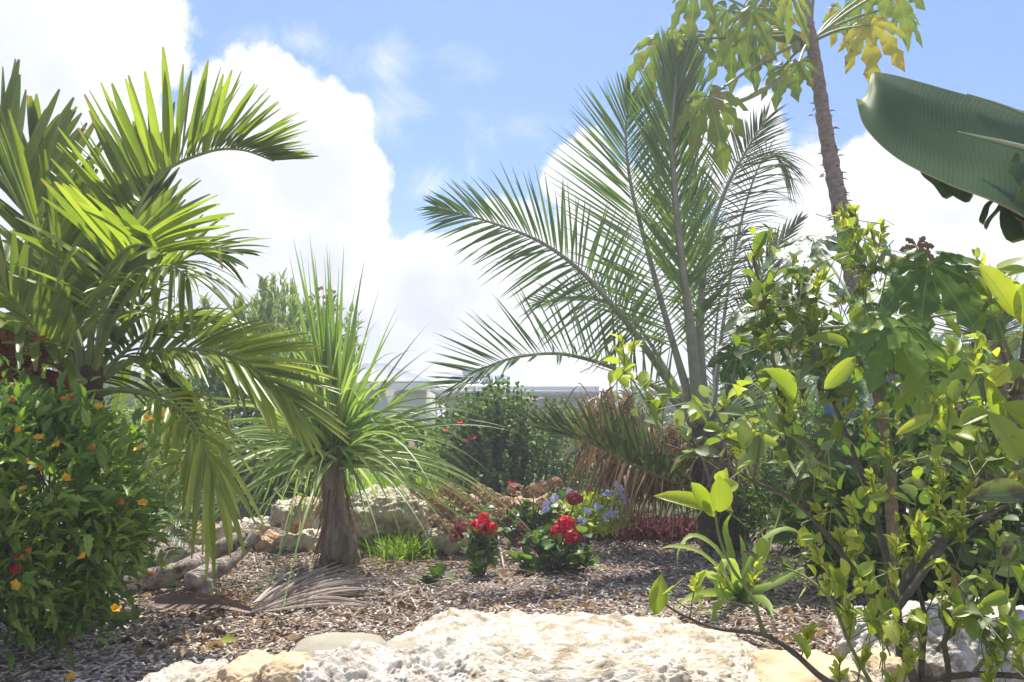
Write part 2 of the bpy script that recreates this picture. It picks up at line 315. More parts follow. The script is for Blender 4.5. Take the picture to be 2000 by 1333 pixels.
M['sheath'] = solidmat('sheath', [(.3, (.15,.085,.06)), (.7, (.30,.20,.15))], 14, 8, .6, .5, 60, .005, stretch=(.4, 1, 1))
M['chips'] = solidmat('chips', [(0, (.09,.06,.047)), (.3, (.25,.185,.135)), (.55, (.46,.365,.285)), (.8, (.65,.56,.465)), (1, (.78,.72,.64))], 30, 4, .85, .4, 90, .003, attr=.85)
M['white_paint'] = solidmat('white_paint', [(.3, (.70,.71,.70)), (.7, (.78,.79,.78))], 3, 4, .5, 0)
M['wall_paint'] = solidmat('wall_paint', [(.3, (.42,.45,.40)), (.7, (.50,.52,.47))], 2, 4, .9, .2, 40)
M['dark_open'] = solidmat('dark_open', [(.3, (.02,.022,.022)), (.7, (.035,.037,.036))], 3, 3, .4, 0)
M['panel'] = solidmat('panel', [(.3, (.10,.14,.24)), (.7, (.14,.19,.30))], 3, 3, .25, 0)
M['frame_grey'] = solidmat('frame_grey', [(.3, (.35,.38,.42)), (.7, (.42,.45,.50))], 3, 3, .35, 0)
M['blue_pot'] = solidmat('blue_pot', [(.3, (.06,.20,.50)), (.7, (.12,.32,.66))], 5, 3, .35, 0)
def ground_mat():
    m, t = newmat('mulch_ground'); tc = t.nodes.new('ShaderNodeTexCoord'); v = tc.outputs['Object']
    vo = t.nodes.new('ShaderNodeTexVoronoi'); vo.inputs['Scale'].default_value = 55; mp = t.nodes.new('ShaderNodeMapping'); mp.inputs['Scale'].default_value = (.45, 1, 1)
    mp.inputs['Rotation'].default_value = (0, 0, .5); t.links.new(v, mp.inputs[0]); t.links.new(mp.outputs[0], vo.inputs['Vector'])
    c1 = ramp(t, mth('ADD', mth('MULTIPLY', vo.outputs['Distance'], .5, tree=t), mth('MULTIPLY', tnoise(t, 20, 8, .7, v), .7, tree=t), tree=t), [(.25, (.05,.035,.03)), (.5, (.15,.105,.085)), (.75, (.32,.25,.20))])
    far = ramp(t, tnoise(t, .9, 8, .7, v), [(.35, (.05,.08,.025)), (.5, (.12,.13,.05)), (.65, (.30,.23,.14))])
    sp = t.nodes.new('ShaderNodeSeparateXYZ'); t.links.new(v, sp.inputs[0])
    mr = t.nodes.new('ShaderNodeMapRange'); mr.inputs[1].default_value = 6.2; mr.inputs[2].default_value = 7.5
    t.links.new(mth('ADD', sp.outputs[1], mth('MULTIPLY', tnoise(t, 2, 4, .6, v), 1.2, tree=t), tree=t), mr.inputs[0])
    pr = t.nodes.new('ShaderNodeBsdfPrincipled'); t.links.new(mixc(t, mr.outputs[0], c1, far), pr.inputs['Base Color']); pr.inputs['Roughness'].default_value = .95
    b = t.nodes.new('ShaderNodeBump'); b.inputs['Distance'].default_value = .02; t.links.new(tnoise(t, 45, 8, .7, v), b.inputs['Height']); t.links.new(b.outputs[0], pr.inputs['Normal'])
    o = t.nodes.new('ShaderNodeOutputMaterial'); t.links.new(pr.outputs[0], o.inputs[0]); return m
M['ground'] = ground_mat()

# ------------------------------------------------------------------ ground
def gz(x, y):
    return .035*(noise.noise((x*.7, y*.7, 1.3)))+.018*noise.noise((x*2.3, y*2.3, 5.0))
def spaced(lo, a, b, hi, nf, nc):
    return np.concatenate([lo+(a-lo)*(1-np.linspace(1, 0, nc, endpoint=False)**3), np.linspace(a, b, nf), b+(hi-b)*np.linspace(0, 1, nc+1)[1:]**3])
gx = spaced(-140, -6, 6, 140, 160, 16); gy = spaced(-60, -1, 9, 220, 150, 18)
X, Yg = np.meshgrid(gx, gy); Z = np.array([[gz(x, y) if (abs(x) < 12 and y < 20) else 0 for x in gx] for y in gy])
mb = MB(); nx, ny = len(gx), len(gy); i = (np.arange(ny-1)[:, None]*nx+np.arange(nx-1)[None]).ravel()
mb.add(np.stack([X.ravel(), Yg.ravel(), Z.ravel()], 1), np.stack([i, i+1, i+nx+1, i+nx], 1))
tag(mb.build('ground', M['ground']), 'brown bark mulch garden bed with dry soil and scrub beyond', 'ground', kind='structure')
def G(px, py):                                 # ground point under a pixel
    p = P(px, py, gY(py)); p[2] = gz(p[0], p[1]); return p
# mulch chips
rg = np.random.RandomState(5); mb = MB(); n = 64000
yy = 1.9+(6.6-1.9)*rg.rand(n)**1.35; xx = (rg.rand(n)*2-1)*(yy*.72+.25)
zz = np.array([gz(a, b) for a, b in zip(xx, yy)])
bx = np.array([[-1,0,0],[1,0,0],[.8,1,.06],[-.7,1,.06],[-.9,.05,.3],[.9,.05,.3],[.6,.96,.36],[-.6,.96,.36],[0,.5,.55]], float)
bq = np.array([[0,1,5,4],[1,2,6,5],[2,3,7,6],[3,0,4,7]]); bt = np.array([[4,5,8],[5,6,8],[6,7,8],[7,4,8]])
a = rg.rand(n)*2*math.pi; d = nrm(np.stack([np.cos(a), np.sin(a), (rg.rand(n)-.5)*.9], 1)); up = nrm(np.stack([(rg.rand(n)-.5)*.9, (rg.rand(n)-.5)*.9, np.ones(n)], 1))
x_ = nrm(np.cross(d, up)); z_ = np.cross(x_, d); L = .014+.034*rg.rand(n)**1.8; Wd = .0022+.0045*rg.rand(n)
L = np.where(rg.rand(n) < .02, L*2.4, L)
pos = np.stack([xx, yy, zz+.002+.016*rg.rand(n)], 1)
VV = pos[:, None]+x_[:, None]*(bx[None, :, 0:1]*Wd[:, None, None])+d[:, None]*((bx[None, :, 1:2]-.5)*L[:, None, None])+z_[:, None]*(bx[None, :, 2:3]*.009)
rr = np.clip(.10+.80*rg.rand(n)**1.25+.18*(rg.rand(n) < .06), 0, 1)
rr = np.clip(rr+.30*np.array([noise.noise((a_*1.3, b_*1.3, 3.)) for a_, b_ in zip(xx, yy)])+.15*np.array([noise.noise((a_*5, b_*5, 9.)) for a_, b_ in zip(xx, yy)]), 0, 1)
A = np.zeros((n, 9, 3)); A[:, :, 2] = rr[:, None]; o_ = (np.arange(n)*9)[:, None, None]
mb.add(VV.reshape(-1, 3), (bq[None]+o_).reshape(-1, 4), (bt[None]+o_).reshape(-1, 3), A.reshape(-1, 3))
tag(mb.build('mulch_chips', M['chips'], smooth=False), 'loose grey brown bark chips strewn over the garden bed', 'mulch', kind='stuff')

# ------------------------------------------------------------------ rocks
def rock_mesh(mb, c, rad, seed, res=24, amp=.25, f=1.6, pit=0.0, pf=9, flat=1.0, rot=0.0, cut=0.55, pw=.7):
    """displaced superellipsoid; fine pitting when pit > 0"""
    g = np.linspace(-1, 1, res+1); vs = []; qs = []; base = 0
    for ax in range(3):
        for s in (-1, 1):
            a, b = np.meshgrid(np.tan(g*math.pi/4), np.tan(g*math.pi/4)); w = np.full_like(a, s)
            v = [None]*3; v[ax] = w; v[(ax+1) % 3] = a*s; v[(ax+2) % 3] = b
            vs.append(np.stack([q.ravel() for q in v], 1))
            i = (np.arange(res)[:, None]*(res+1)+np.arange(res)[None]).ravel()
            qs.append(np.stack([i, i+1, i+res+2, i+res+1], 1)+base); base += (res+1)**2
    V = nrm(np.concatenate(vs)); Q = np.concatenate(qs)
    # merge the cube edges
    key = np.round(V, 6); _, idx, inv = np.unique(key, axis=0, return_index=True, return_inverse=True); inv = inv.ravel()
    V = V[idx]; Q = inv[Q]
    S = np.sign(V)*np.abs(V)**pw; S = S/np.max(np.abs(S), axis=1, keepdims=True)*(.35+.65*np.max(np.abs(V), axis=1, keepdims=True))*1.0
    rad = np.array(rad); so = seed*13.37; cr, sr = math.cos(rot), math.sin(rot)
    out = np.empty_like(V)
    sc_ = float(np.mean(rad))
    for k in range(len(V)):
        p = S[k]*rad; n = V[k]
        q = p/sc_*f+so
        d = amp*sc_*noise.fractal((q[0], q[1], q[2]), 1.0, 2.0, 4)
        if pit:
            q2 = p*pf+so
            t_ = noise.turbulence((q2[0], q2[1], q2[2]), 5, True)
            t2 = noise.noise((q2[0]*.45, q2[1]*.45, q2[2]*.45))
            t3 = noise.turbulence((q2[0]*2.9, q2[1]*2.9, q2[2]*2.9), 3, True)
            d -= pit*.55*max(0.0, t3-.5)*2
            d += pit*(t_-.55)*(1.2+1.0*t2)
        out[k] = p+n*d
    V = out; V = np.stack([V[:, 0]*cr-V[:, 1]*sr, V[:, 0]*sr+V[:, 1]*cr, V[:, 2]], 1)
    mb.add(V+np.array(c), Q)
def rock(name, c, rad, seed, mat, label, res=24, group=None, **k):
    mb = MB(); rock_mesh(mb, c, rad, seed, res, **k); o = mb.build(name, M[mat], loc=(c[0], c[1], 0)); return tag(o, label, 'rock', group)
def prock(px, py, Y, rx, rz, ry, *a, **k):      # centre by pixel; radii rx, rz in pixels, ry in metres
    s = Y/FPX; return rock('rock', P(px, py, Y), (rx*s, ry, rz*s), *a, **k)
rock('rock', P(1115, 1310, 2.35)+np.array([0, 0, -.065]), (.60, .46, .17), 3, 'coral', 'huge pitted cream coral boulder across the bottom of the garden', res=170, amp=.10, f=1.4, pit=.019, pf=17, rot=-.10, pw=.6)
prock(862, 1335, 2.2, 70, 60, .22, 31, 'coral_white', 'small knobbly cream rock between the grey cobble and the huge boulder', res=80, amp=.18, pit=.022, pf=16)
prock(695, 1358, 2.08, 118, 66, .22, 8, 'coral_white', 'rough white coral rock in front of the smooth grey cobbles', res=120, amp=.20, pit=.020, pf=17)
prock(660, 1292, 2.42, 92, 42, .14, 12, 'smooth_stone', 'smooth flat grey green cobble behind the rough white rock', res=30, amp=.06)
prock(790, 1298, 2.36, 52, 34, .10, 14, 'smooth_stone', 'smaller smooth grey cobble, wedged between white rock and huge boulder', res=26, amp=.08)
prock(497, 1335, 2.14, 58, 36, .13, 16, 'amber_stone', 'orange tan angular rock left of the rough white rock', res=40, amp=.3, f=1.8, pw=.5)
prock(358, 1352, 2.12, 80, 34, .16, 19, 'coral', 'low cream rock at the bottom left of the rock edging', res=70, amp=.2, pit=.015, pf=25)
prock(565, 1320, 2.1, 40, 30, .1, 21, 'amber_stone', 'little pale honey coloured rock wedged beside the white rock', res=30, amp=.25, pw=.5)
prock(1590, 1345, 2.15, 105, 45, .2, 23, 'amber_stone', 'smooth tan rock right of the huge boulder under the twigs', res=36, amp=.12)
prock(1885, 1290, 2.45, 210, 85, .35, 27, 'coral_white', 'broad pale grey rock beneath the leafy branches on the right', res=120, amp=.14, pit=.026, pf=12)
prock(1722, 1312, 2.2, 40, 32, .09, 29, 'amber_stone', 'small rusty orange rock between the tan rock and broad grey rock', res=30, amp=.3, pw=.5)
prock(1670, 1322, 2.18, 42, 26, .09, 33, 'coral_white', 'small whitish rock beside the rusty orange rock', res=40, amp=.3, pit=.012, pf=26)
# rocks behind the bed
prock(765, 1003, 5.3, 85, 44, .32, 41, 'coral', 'large weathered coral boulder right of the shaggy trunk', res=70, amp=.25, pit=.04, pf=13, pw=.6)
prock(600, 1010, 5.6, 38, 36, .2, 43, 'coral_tan', 'rounded tan rock left of the shaggy trunk, behind the low stones', res=40, amp=.25, pit=.03, pf=13)
prock(905, 1000, 5.6, 70, 24, .3, 45, 'coral_tan', 'tan coral rock behind the faded beige flower heads', res=50, amp=.25, pit=.04, pf=12)
prock(1020, 1002, 5.9, 55, 20, .3, 46, 'coral_tan', 'brown rock mostly hidden behind the wine coloured bloom', res=40, amp=.25, pit=.04, pf=12)
prock(870, 1052, 4.95, 42, 20, .15, 47, 'coral', 'small cream rock just left of the left geranium', res=36, amp=.3, pit=.02, pf=16)
lowst = [(530,1062,26,17),(572,1060,22,16),(606,1056,24,20),(478,1056,22,16),(452,1040,24,20),(498,1030,24,16),(405,1045,30,18),(640,1020,30,22),(560,1000,26,20)]
for k, (px, py, rx, rz) in enumerate(lowst):
    prock(px, py, 5.1-.5*(py < 1010)+.4*(py < 1035), rx, rz, .12, 50+k, 'coral' if k % 3 else 'coral_tan',
          'rough tan edging stone, one of the low row left of the shaggy trunk', res=30, amp=.3, pit=.015, pf=18, pw=.6, group='low edging stones behind the mulch')
prock(402, 1152, 3.75, 17, 22, .04, 71, 'grey_stone', 'small pointed grey stone beside the brown frond sheath', res=24, amp=.3)
prock(378, 1160, 3.8, 14, 12, .04, 72, 'grey_stone', 'tiny grey stone touching the pointed grey stone', res=20, amp=.3)

# ------------------------------------------------------------------ driftwood and litter
def px_line(l): return [P(*q) for q in l]
lg = thing('driftwood_log', G(330, 1130), 'forked weathered grey driftwood log lying under the drooping fronds', 'driftwood')
mb = MB()
p = catmull([P(190,1118,3.9), P(260,1112,3.9), P(330,1098,3.95), P(400,1082,4.0), P(450,1062,4.05), P(492,1040,4.15)], 50)
rr = np.interp(np.linspace(0, 1, 50), [0, .3, .6, .85, 1], [.045, .052, .05, .04, .022])*(1+.12*np.sin(np.linspace(0, 17, 50)))
tube(mb, p, rr, 16, rough=.16, seed=1)
mb.build('trunk', M['wood'], lg)
mb = MB(); p = catmull([P(250,1140,3.75), P(310,1128,3.75), P(370,1108,3.8), P(395,1098,3.9)], 26); tube(mb, p, np.linspace(.05, .05, 26)*(1+.1*np.sin(np.linspace(0, 9, 26))), 12, rough=.18, seed=2); mb.build('branch', M['wood'], lg)
mb = MB(); p = catmull([P(372,1138,3.7), P(410,1118,3.8), P(450,1098,3.9), P(478,1072,4.0), P(500,1045,4.05)], 26); tube(mb, p, np.linspace(.028, .045, 26)[::-1]+.008*np.sin(np.linspace(0, 7, 26)), 10, rough=.2, seed=3); mb.build('branch', M['wood'], lg)
# fallen dry palm frond: sheath, twisted rachis, pale leaflets
df = thing('fallen_palm_frond', G(560, 1185), 'dry fallen palm frond with pale grey blades lying on the mulch', 'palm frond')
rg = np.random.RandomState(9); mb = MB()
p = catmull([P(300,1188,3.35)+[0,0,.02], P(360,1195,3.3)+[0,0,.03], P(430,1196,3.28)+[0,0,.03], P(490,1202,3.25)+[0,0,.015]], 30)
strip(mb, p, np.tile([0, .75, .65], (30, 1)), np.interp(np.linspace(0, 1, 30), [0, .15, .5, 1], [.02, .038, .034, .012]), fold=-.55, r=.4); mb.build('sheath', M['sheath'], df)
mb = MB()
for k in range(115):
    u = rg.rand(); b = P(470+u*90, 1204-u*18+rg.randn()*3, 3.27+u*.12); b[2] = max(gz(b[0], b[1])+.02, b[2]*.4)
    e = P(600+rg.rand()*150+u*25, 1195-(rg.rand()**.8)*82, 3.3); e = G(600+rg.rand()*160, 1198-(rg.rand()**.9)*82)
    e[2] += .02+.09*rg.rand()*(rg.rand() < .3)
    m_ = (b+e)/2+[0, .03*rg.randn(), .015+.035*rg.rand()]
    q = catmull([b, m_, e], 9); strip(mb, q, np.tile(nrm([rg.randn()*.5, .6, .9+rg.randn()*.4]), (9, 1)), .0062*np.array([.5, .9, 1, 1, .95, .85, .6, .35, .05]), .5, r=rg.rand())
mb.build('leaflets', M['dead_pale'], df)
mb = MB()
for k in range(150):                            # frayed fibres round the sheath end
    b = P(395+rg.rand()*85, 1192-rg.rand()*28, 3.3+rg.rand()*.15); b[2] = max(b[2], .015)
    d = rvec(rg, 1)[0]; d[2] = abs(d[2])*.6; q = b+np.outer(np.linspace(0, 1, 6), d)*.09+np.outer(np.sin(np.linspace(0, 3, 6)), rvec(rg, 1)[0])*.02
    strip(mb, q, np.tile(rvec(rg, 1)[0], (6, 1)), [.003, .003, .003, .002, .002, .0005], .3, r=rg.rand()*.8)
mb.build('fibres', M['dead_leaf'], df)
def litter(n, seed, x0, x1, y0, y1, ln, mat, name, label, cat, w=.004):
    rg = np.random.RandomState(seed); mb = MB()
    for k in range(n):
        b = G(x0+(x1-x0)*rg.rand(), y0+(y1-y0)*rg.rand()); a = rg.randn()*.6+(math.pi if rg.rand() < .5 else 0); d = np.array([math.cos(a), math.sin(a), 0]); l = ln*(.4+rg.rand())
        q = b+np.outer(np.linspace(0, 1, 7), d)*l+np.outer(np.sin(np.linspace(0, 3.1, 7)), [0, 0, 1])*.03*rg.rand()+[0, 0, .022]+np.outer(np.sin(np.linspace(0, 2, 7)), [-d[1], d[0], 0])*.05*rg.randn()
        strip(mb, q, np.tile(nrm([rg.randn()*.4, rg.randn()*.4, 1])[[1, 0, 2]]*0+np.cross(d, [0, 0, 1]), (7, 1)), w*np.array([.4, .9, 1, 1, .8, .5, .1]), .4, r=rg.rand())
    return tag(mb.build(name, M[mat]), label, cat, kind='stuff')
litter(170, 21, 400, 1000, 1085, 1180, .22, 'dead_pale', 'dry_litter', 'scattered dry straw coloured blades on the mulch', 'leaf litter')
litter(90, 22, 560, 900, 1085, 1120, .2, 'dead_leaf', 'dry_litter', 'rusty dry blades around the foot of the shaggy trunk', 'leaf litter')
litter(120, 23, 1150, 1950, 1060, 1250, .2, 'dead_pale', 'dry_litter', 'thin pale twigs and straws on the shaded mulch at right', 'leaf litter', w=.003)
rg = np.random.RandomState(25); mb = MB(); nn_ = 620; pp_ = np.array([G(250+1700*rg.rand(), 1075+225*rg.rand()) for _ in range(nn_)])+[0, 0, .018]
scatter(mb, OV_, pp_, np.stack([rg.randn(nn_), rg.randn(nn_), .15*rg.randn(nn_)], 1), np.stack([.5*rg.randn(nn_), .5*rg.randn(nn_), np.ones(nn_)], 1), .022+.03*rg.rand(nn_), .008+.006*rg.rand(nn_), rg.rand(nn_))
tag(mb.build('fallen_leaves', M['dead_leaf']), 'small curled brown fallen leaves scattered over the mulch', 'leaf litter', kind='stuff')
mb = MB(); q = catmull([G(415, 1233)+[0,0,.025], G(432, 1226)+[0,0,.03], G(452, 1220)+[0,0,.03]], 8); tube(mb, q, .008, 8, r=.9); tag(mb.build('stick', M['coral_white']), 'short white stick on the shaded mulch below the fallen frond', 'stick')
mb = MB(); scatter(mb, ROUND, [G(428, 1264)+[0,0,.03]], [[1, -.25, .1]], [[.2, -.6, 1]], .06, .018, .75); tag(mb.build('fallen_leaf', M['citrus']), 'single green fallen leaf on the mulch left of the cobbles', 'leaf')
mb = MB(); q = catmull([G(985, 1118)+[0,0,.02], G(972, 1080)+[0,0,.12]], 6); tube(mb, q, .006, 6, r=.9); tag(mb.build('stick', M['dead_pale']), 'pale dry stick leaning right of the left geranium', 'stick')

# ------------------------------------------------------------------ palms
def frond(root, ctrl, n, L, Wd, nref, a0=62, a1=22, lift=18, droop=.25, leaf='palm_fine', rmat='rachis_grey', rad=(.016, .004), t0=.12, sides=(1, -1), seed=0,
          rr=(.2, .8), lp=None, jit=.06, wprof=None, gap=0, nseg=8, t1=1.0, kink=0, asym=1.0, label=None):
    rg = np.random.RandomState(seed+100); pts = catmull(ctrl, 70); T = tangents(pts); tt = np.linspace(0, 1, 70)
    mbr = MB(); tube(mbr, pts, np.interp(tt, [0, t0, 1], [rad[0]*1.3, rad[0]*.78, rad[1]*.8]), 7, r=.5)
    mb = MB(); wp = np.array(wprof if wprof is not None else [.35, .8, 1, .96, .82, .6, .34, .04])
    wp = np.interp(np.linspace(0, 1, nseg), np.linspace(0, 1, len(wp)), wp); s = np.linspace(0, 1, nseg)[:, None]
    if leaf == 'palm_broad' and Wd > .01: Wd *= .70; n = int(n*1.25); rr = (rr[0]+.12, min(1, rr[1]+.12))
    lpx = lp or [(0, .45), (.25, .95), (.5, 1.0), (.8, .7), (1, .35)]
    nref = np.asarray(nref, float)
    for k in range(n):
        u = t0+(t1-t0)*(k+.5)/n
        for sd_ in sides:
            if gap and rg.rand() < gap: continue
            uu = min(1, max(0, u+rg.randn()*.002)); b = np.array([np.interp(uu, tt, pts[:, c]) for c in range(3)]); t_ = nrm(np.array([np.interp(uu, tt, T[:, c]) for c in range(3)]))
            nr = nref if nref.ndim == 1 else np.array([np.interp(uu, np.linspace(0, 1, len(nref)), nref[:, c]) for c in range(3)])
            S = nrm(np.cross(t_, nr)); Nn = nrm(np.cross(S, t_))
            w_ = (uu-t0)/(1-t0); ang = R(a0+(a1-a0)*w_**1.3)+rg.randn()*jit; lf = R(lift)+rg.randn()*jit*2
            d = nrm(math.cos(ang)*t_+math.sin(ang)*(math.cos(lf)*S*sd_+math.sin(lf)*Nn))
            l = L*np.interp(w_, [q[0] for q in lpx], [q[1] for q in lpx])*(1+rg.randn()*.06)*(asym if sd_ < 0 else 1)
            q = b+d*l*s+np.array([0, 0, -1.0])*l*droop*(1+rg.randn()*.25)*s**2
            if kink and rg.rand() < kink:
                sk = .35+.4*rg.rand(); e_ = np.maximum(0, s-sk); q = b+d*l*(np.minimum(s, sk)+e_*.35)+np.array([0, 0, -1.0])*l*(droop*np.minimum(s, sk)**2+e_*.95)
            sidev = np.cross(d, nr+rg.randn(3)*.25)
            strip(mb, q, np.tile(sidev, (nseg, 1)), Wd*wp*(.85+.3*rg.rand()), .35+.2*rg.rand(), r=rr[0]+(rr[1]-rr[0])*rg.rand())
    if n: f = mb.build('frond', M[leaf], root); mbr.build('rachis', M[rmat], f)
    else: f = mbr.build('frond', M[rmat], root)
    if label: f['label'] = label
    return f
def trunk(root, ctrl, rad, mat, n=40, k=16, rough=.12, rings=0, name='trunk'):
    mb = MB(); p = catmull(ctrl, n); r = np.interp(np.linspace(0, 1, n), np.linspace(0, 1, len(rad)), rad)
    if rings: r = r*(1+.05*np.sign(np.sin(np.linspace(0, rings*2*math.pi, n))))
    tube(mb, p, r, k, rough=rough, seed=len(ctrl)); return mb.build(name, M[mat], root)
VIEW = np.array([0, -1.0, 0])
BW = [.3, .75, 1, 1, .95, .82, .58, .22]
# ---- big broad-leaved palm on the left
g0 = G(165, 1215); lp_ = thing('broad_leaved_palm', g0, 'large palm with broad bright leaflets at the left edge', 'palm')
trunk(lp_, [g0-[0,0,.03], P(160,1100,3.05), P(165,950,3.1), P(175,820,3.15), P(180,720,3.2)], [.085, .065, .055, .05, .045], 'trunk_dark', rings=14)
BK = dict(leaf='palm_broad', rmat='rachis_green', wprof=BW, rad=(.014, .004), nseg=9)
Lp = [(0, .7), (.2, 1), (.6, 1.0), (.85, .8), (1, .5)]
frond(lp_, px_line([(165,740,3.2),(130,600,3.2),(60,440,3.2),(0,345,3.2),(-110,230,3.15),(-260,180,3.1)]), 34, .62, .032, (.8, -.15, .6), 46, 26, 42, .0, seed=1, rr=(.15,.75), lp=Lp, t0=.22, **BK)
frond(lp_, px_line([(185,740,3.25),(205,600,3.3),(250,450,3.35),(310,345,3.4),(400,299,3.4),(470,293,3.4),(535,315,3.4)]), 32, .45, .027, (-.30, -.25, .92), 66, 24, 62, -.03, seed=2, rr=(.15,.75), lp=[(0, 1.0), (.35, 1), (.7, .72), (1, .42)], t0=.30, **BK)
frond(lp_, px_line([(175,740,3.2),(180,640,3.1),(205,545,3.0),(245,488,2.85),(290,480,2.7),(322,500,2.6)]), 18, .36, .033, (0, -.3, .95), 70, 30, 40, .10, seed=3, rr=(.25,.8), lp=[(0, .9), (.4, 1.1), (.7, 1), (1, .8)], t0=.25, kink=.25, **BK)
frond(lp_, px_line([(180,740,3.25),(210,600,3.35),(225,470,3.5),(215,400,3.6)]), 16, .40, .032, (0, -1, .2), 50, 12, 10, .0, seed=4, rr=(.1,.6), lp=Lp, t0=.3, **BK)
frond(lp_, px_line([(190,745,3.25),(260,705,3.25),(340,683,3.2),(430,690,3.15),(500,722,3.1),(575,790,3.05)]), 36, .32, .017, (.1, -.75, .6), 50, 14, 20, .12, seed=5, rr=(.25,.9), lp=[(0, .7), (.3, 1), (.6, 1.15), (1, .85)], t0=.2, **BK)
frond(lp_, px_line([(190,770,3.15),(240,762,3.1),(310,778,3.05),(365,815,3.0),(398,870,2.95),(412,920,2.9)]), 14, .27, .018, (.1, -.5, .85), 60, 5, 16, .45, seed=6, rr=(.45,1), lp=[(0, .8), (.5, 1), (1, 1.1)], t0=.35, kink=.35, **BK)
frond(lp_, px_line([(160,750,3.15),(90,700,3.0),(10,640,2.85),(-90,620,2.7),(-200,680,2.6)]), 20, .40, .026, (-.1, -.4, .9), 62, 30, 10, .5, seed=7, rr=(.1,.7), lp=Lp, t0=.15, kink=.3, **BK)
frond(lp_, px_line([(160,790,3.1),(110,770,3.0),(60,730,2.9),(0,700,2.85),(-120,690,2.8)]), 16, .34, .022, (0, -.5, .9), 60, 30, 5, .7, seed=8, rr=(.0,.5), lp=Lp, t0=.15, **BK)
frond(lp_, px_line([(175,745,3.25),(150,680,3.4),(90,620,3.6),(20,590,3.8),(-60,620,4.0)]), 18, .45, .026, (0, -.3, .95), 62, 30, 30, .35, seed=9, rr=(.0,.45), lp=Lp, t0=.15, **BK)
frond(lp_, px_line([(185,745,3.2),(240,690,3.3),(300,640,3.4),(360,620,3.5),(440,650,3.6)]), 20, .42, .024, (0, -.4, .9), 62, 25, 15, .45, seed=10, rr=(.0,.5), lp=Lp, t0=.15, **BK)
frond(lp_, px_line([(175,750,3.2),(215,640,3.1),(265,560,3.0),(320,520,2.9),(370,540,2.8)]), 17, .34, .016, (0, -.3, .95), 68, 20, 5, .55, seed=11, rr=(.1,.6), lp=Lp, t0=.25, **BK)
frond(lp_, px_line([(165,740,3.3),(120,640,3.45),(110,520,3.6),(140,400,3.7)]), 22, .42, .030, (0, -1, .3), 55, 15, 5, .15, seed=13, rr=(0,.5), lp=Lp, t0=.15, **BK)
frond(lp_, px_line([(170,740,3.2),(110,700,3.35),(60,600,3.5),(20,520,3.6),(-30,500,3.7)]), 18, .40, .028, (.3, -.6, .8), 60, 30, 20, .3, seed=14, rr=(0,.6), lp=Lp, t0=.15, **BK)
frond(lp_, px_line([(180,740,3.25),(235,660,3.35),(300,560,3.45),(370,500,3.5),(430,500,3.5)]), 22, .38, .024, (-.3, -.6, .8), 62, 25, 25, .25, seed=15, rr=(.1,.7), lp=Lp, t0=.2, **BK)
frond(lp_, px_line([(170,740,3.3),(140,610,3.4),(95,470,3.5),(70,360,3.6),(80,290,3.6)]), 24, .40, .028, (.5, -.6, .4), 42, 15, 20, .0, seed=16, rr=(0,.7), lp=Lp, t0=.25, **BK)
frond(lp_, px_line([(180,740,3.3),(215,620,3.4),(255,500,3.5),(275,400,3.6),(285,330,3.6)]), 22, .36, .026, (.1, -1, .1), 40, 12, 10, .0, seed=17, rr=(0,.7), lp=Lp, t0=.25, **BK)
frond(lp_, px_line([(165,750,3.1),(100,690,3.0),(40,600,2.95),(-20,540,2.9)]), 18, .30, .024, (.2, -.6, .7), 55, 20, 30, .1, seed=18, rr=(.2,.9), lp=Lp, t0=.2, **BK)
# straight young leaflets hanging under the crown, shade put into their dark tones
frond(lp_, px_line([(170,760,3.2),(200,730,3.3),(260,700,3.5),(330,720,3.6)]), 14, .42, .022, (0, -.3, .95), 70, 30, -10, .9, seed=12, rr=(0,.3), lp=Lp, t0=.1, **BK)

# ---- fine feathered palm in the centre
g1 = G(1415, 1062); cp_ = thing('feather_palm', g1, 'tall feather palm with arching fine fronds and leaning grey trunk', 'palm')
trunk(cp_, [g1-[0,0,.04], P(1405,990,4.95), P(1385,900,4.95), P(1365,830,4.95)], [.17, .14, .12, .09], 'trunk_palm', rings=9, k=20)
FY = 4.9
FK = dict(nseg=8)
def cf(l, *a, **k): return frond(cp_, px_line([(x, y, FY+d) for x, y, d in l]), *a, **{**FK, **k})
cf([(1360,830,0),(1325,775,-.05),(1250,665,-.1),(1190,590,-.2),(1125,522,-.3),(1050,470,-.4),(950,432,-.5),(850,405,-.55)], 68, .62, .0082, (.35, -1, .35), 80, 22, 10, .12, seed=21, t0=.30, rad=(.026,.004), lp=[(0,.75),(.25,1),(.6,.85),(.85,.5),(1,.18)], rr=(.2,.9))
cf([(1362,830,0),(1335,740,0),(1300,620,0),(1262,480,0),(1232,360,0),(1222,260,.05),(1232,185,.1)], 72, .80, .0082, (.25, -1, .1), 62, 20, 12, .02, seed=22, t0=.25, rad=(.028,.004), sides=(-1, 1), asym=1.0, lp=[(0,.7),(.35,1),(.7,.65),(1,.22)], rr=(.15,.8))
cf([(1368,830,-.05),(1348,640,-.05),(1325,450,-.05),(1312,280,-.05),(1318,180,0),(1322,130,.05)], 120, .62, .0085, (0, -1, .05), 33, 8, 8, .0, seed=23, t0=.25, rad=(.036,.006), lp=[(0,.8),(.4,1),(.75,.8),(1,.38)], rr=(.35,1.0))
cf([(1375,830,.05),(1368,640,.05),(1382,480,.05),(1418,370,.1),(1455,300,.15),(1495,235,.2)], 66, .42, .0055, (-.3, -1, .2), 72, 18, 12, .16, seed=24, t0=.22, rad=(.03,.005), leaf='palm_dark', rr=(.1,.7), lp=[(0,.9),(.4,1.2),(.75,.85),(1,.5)])
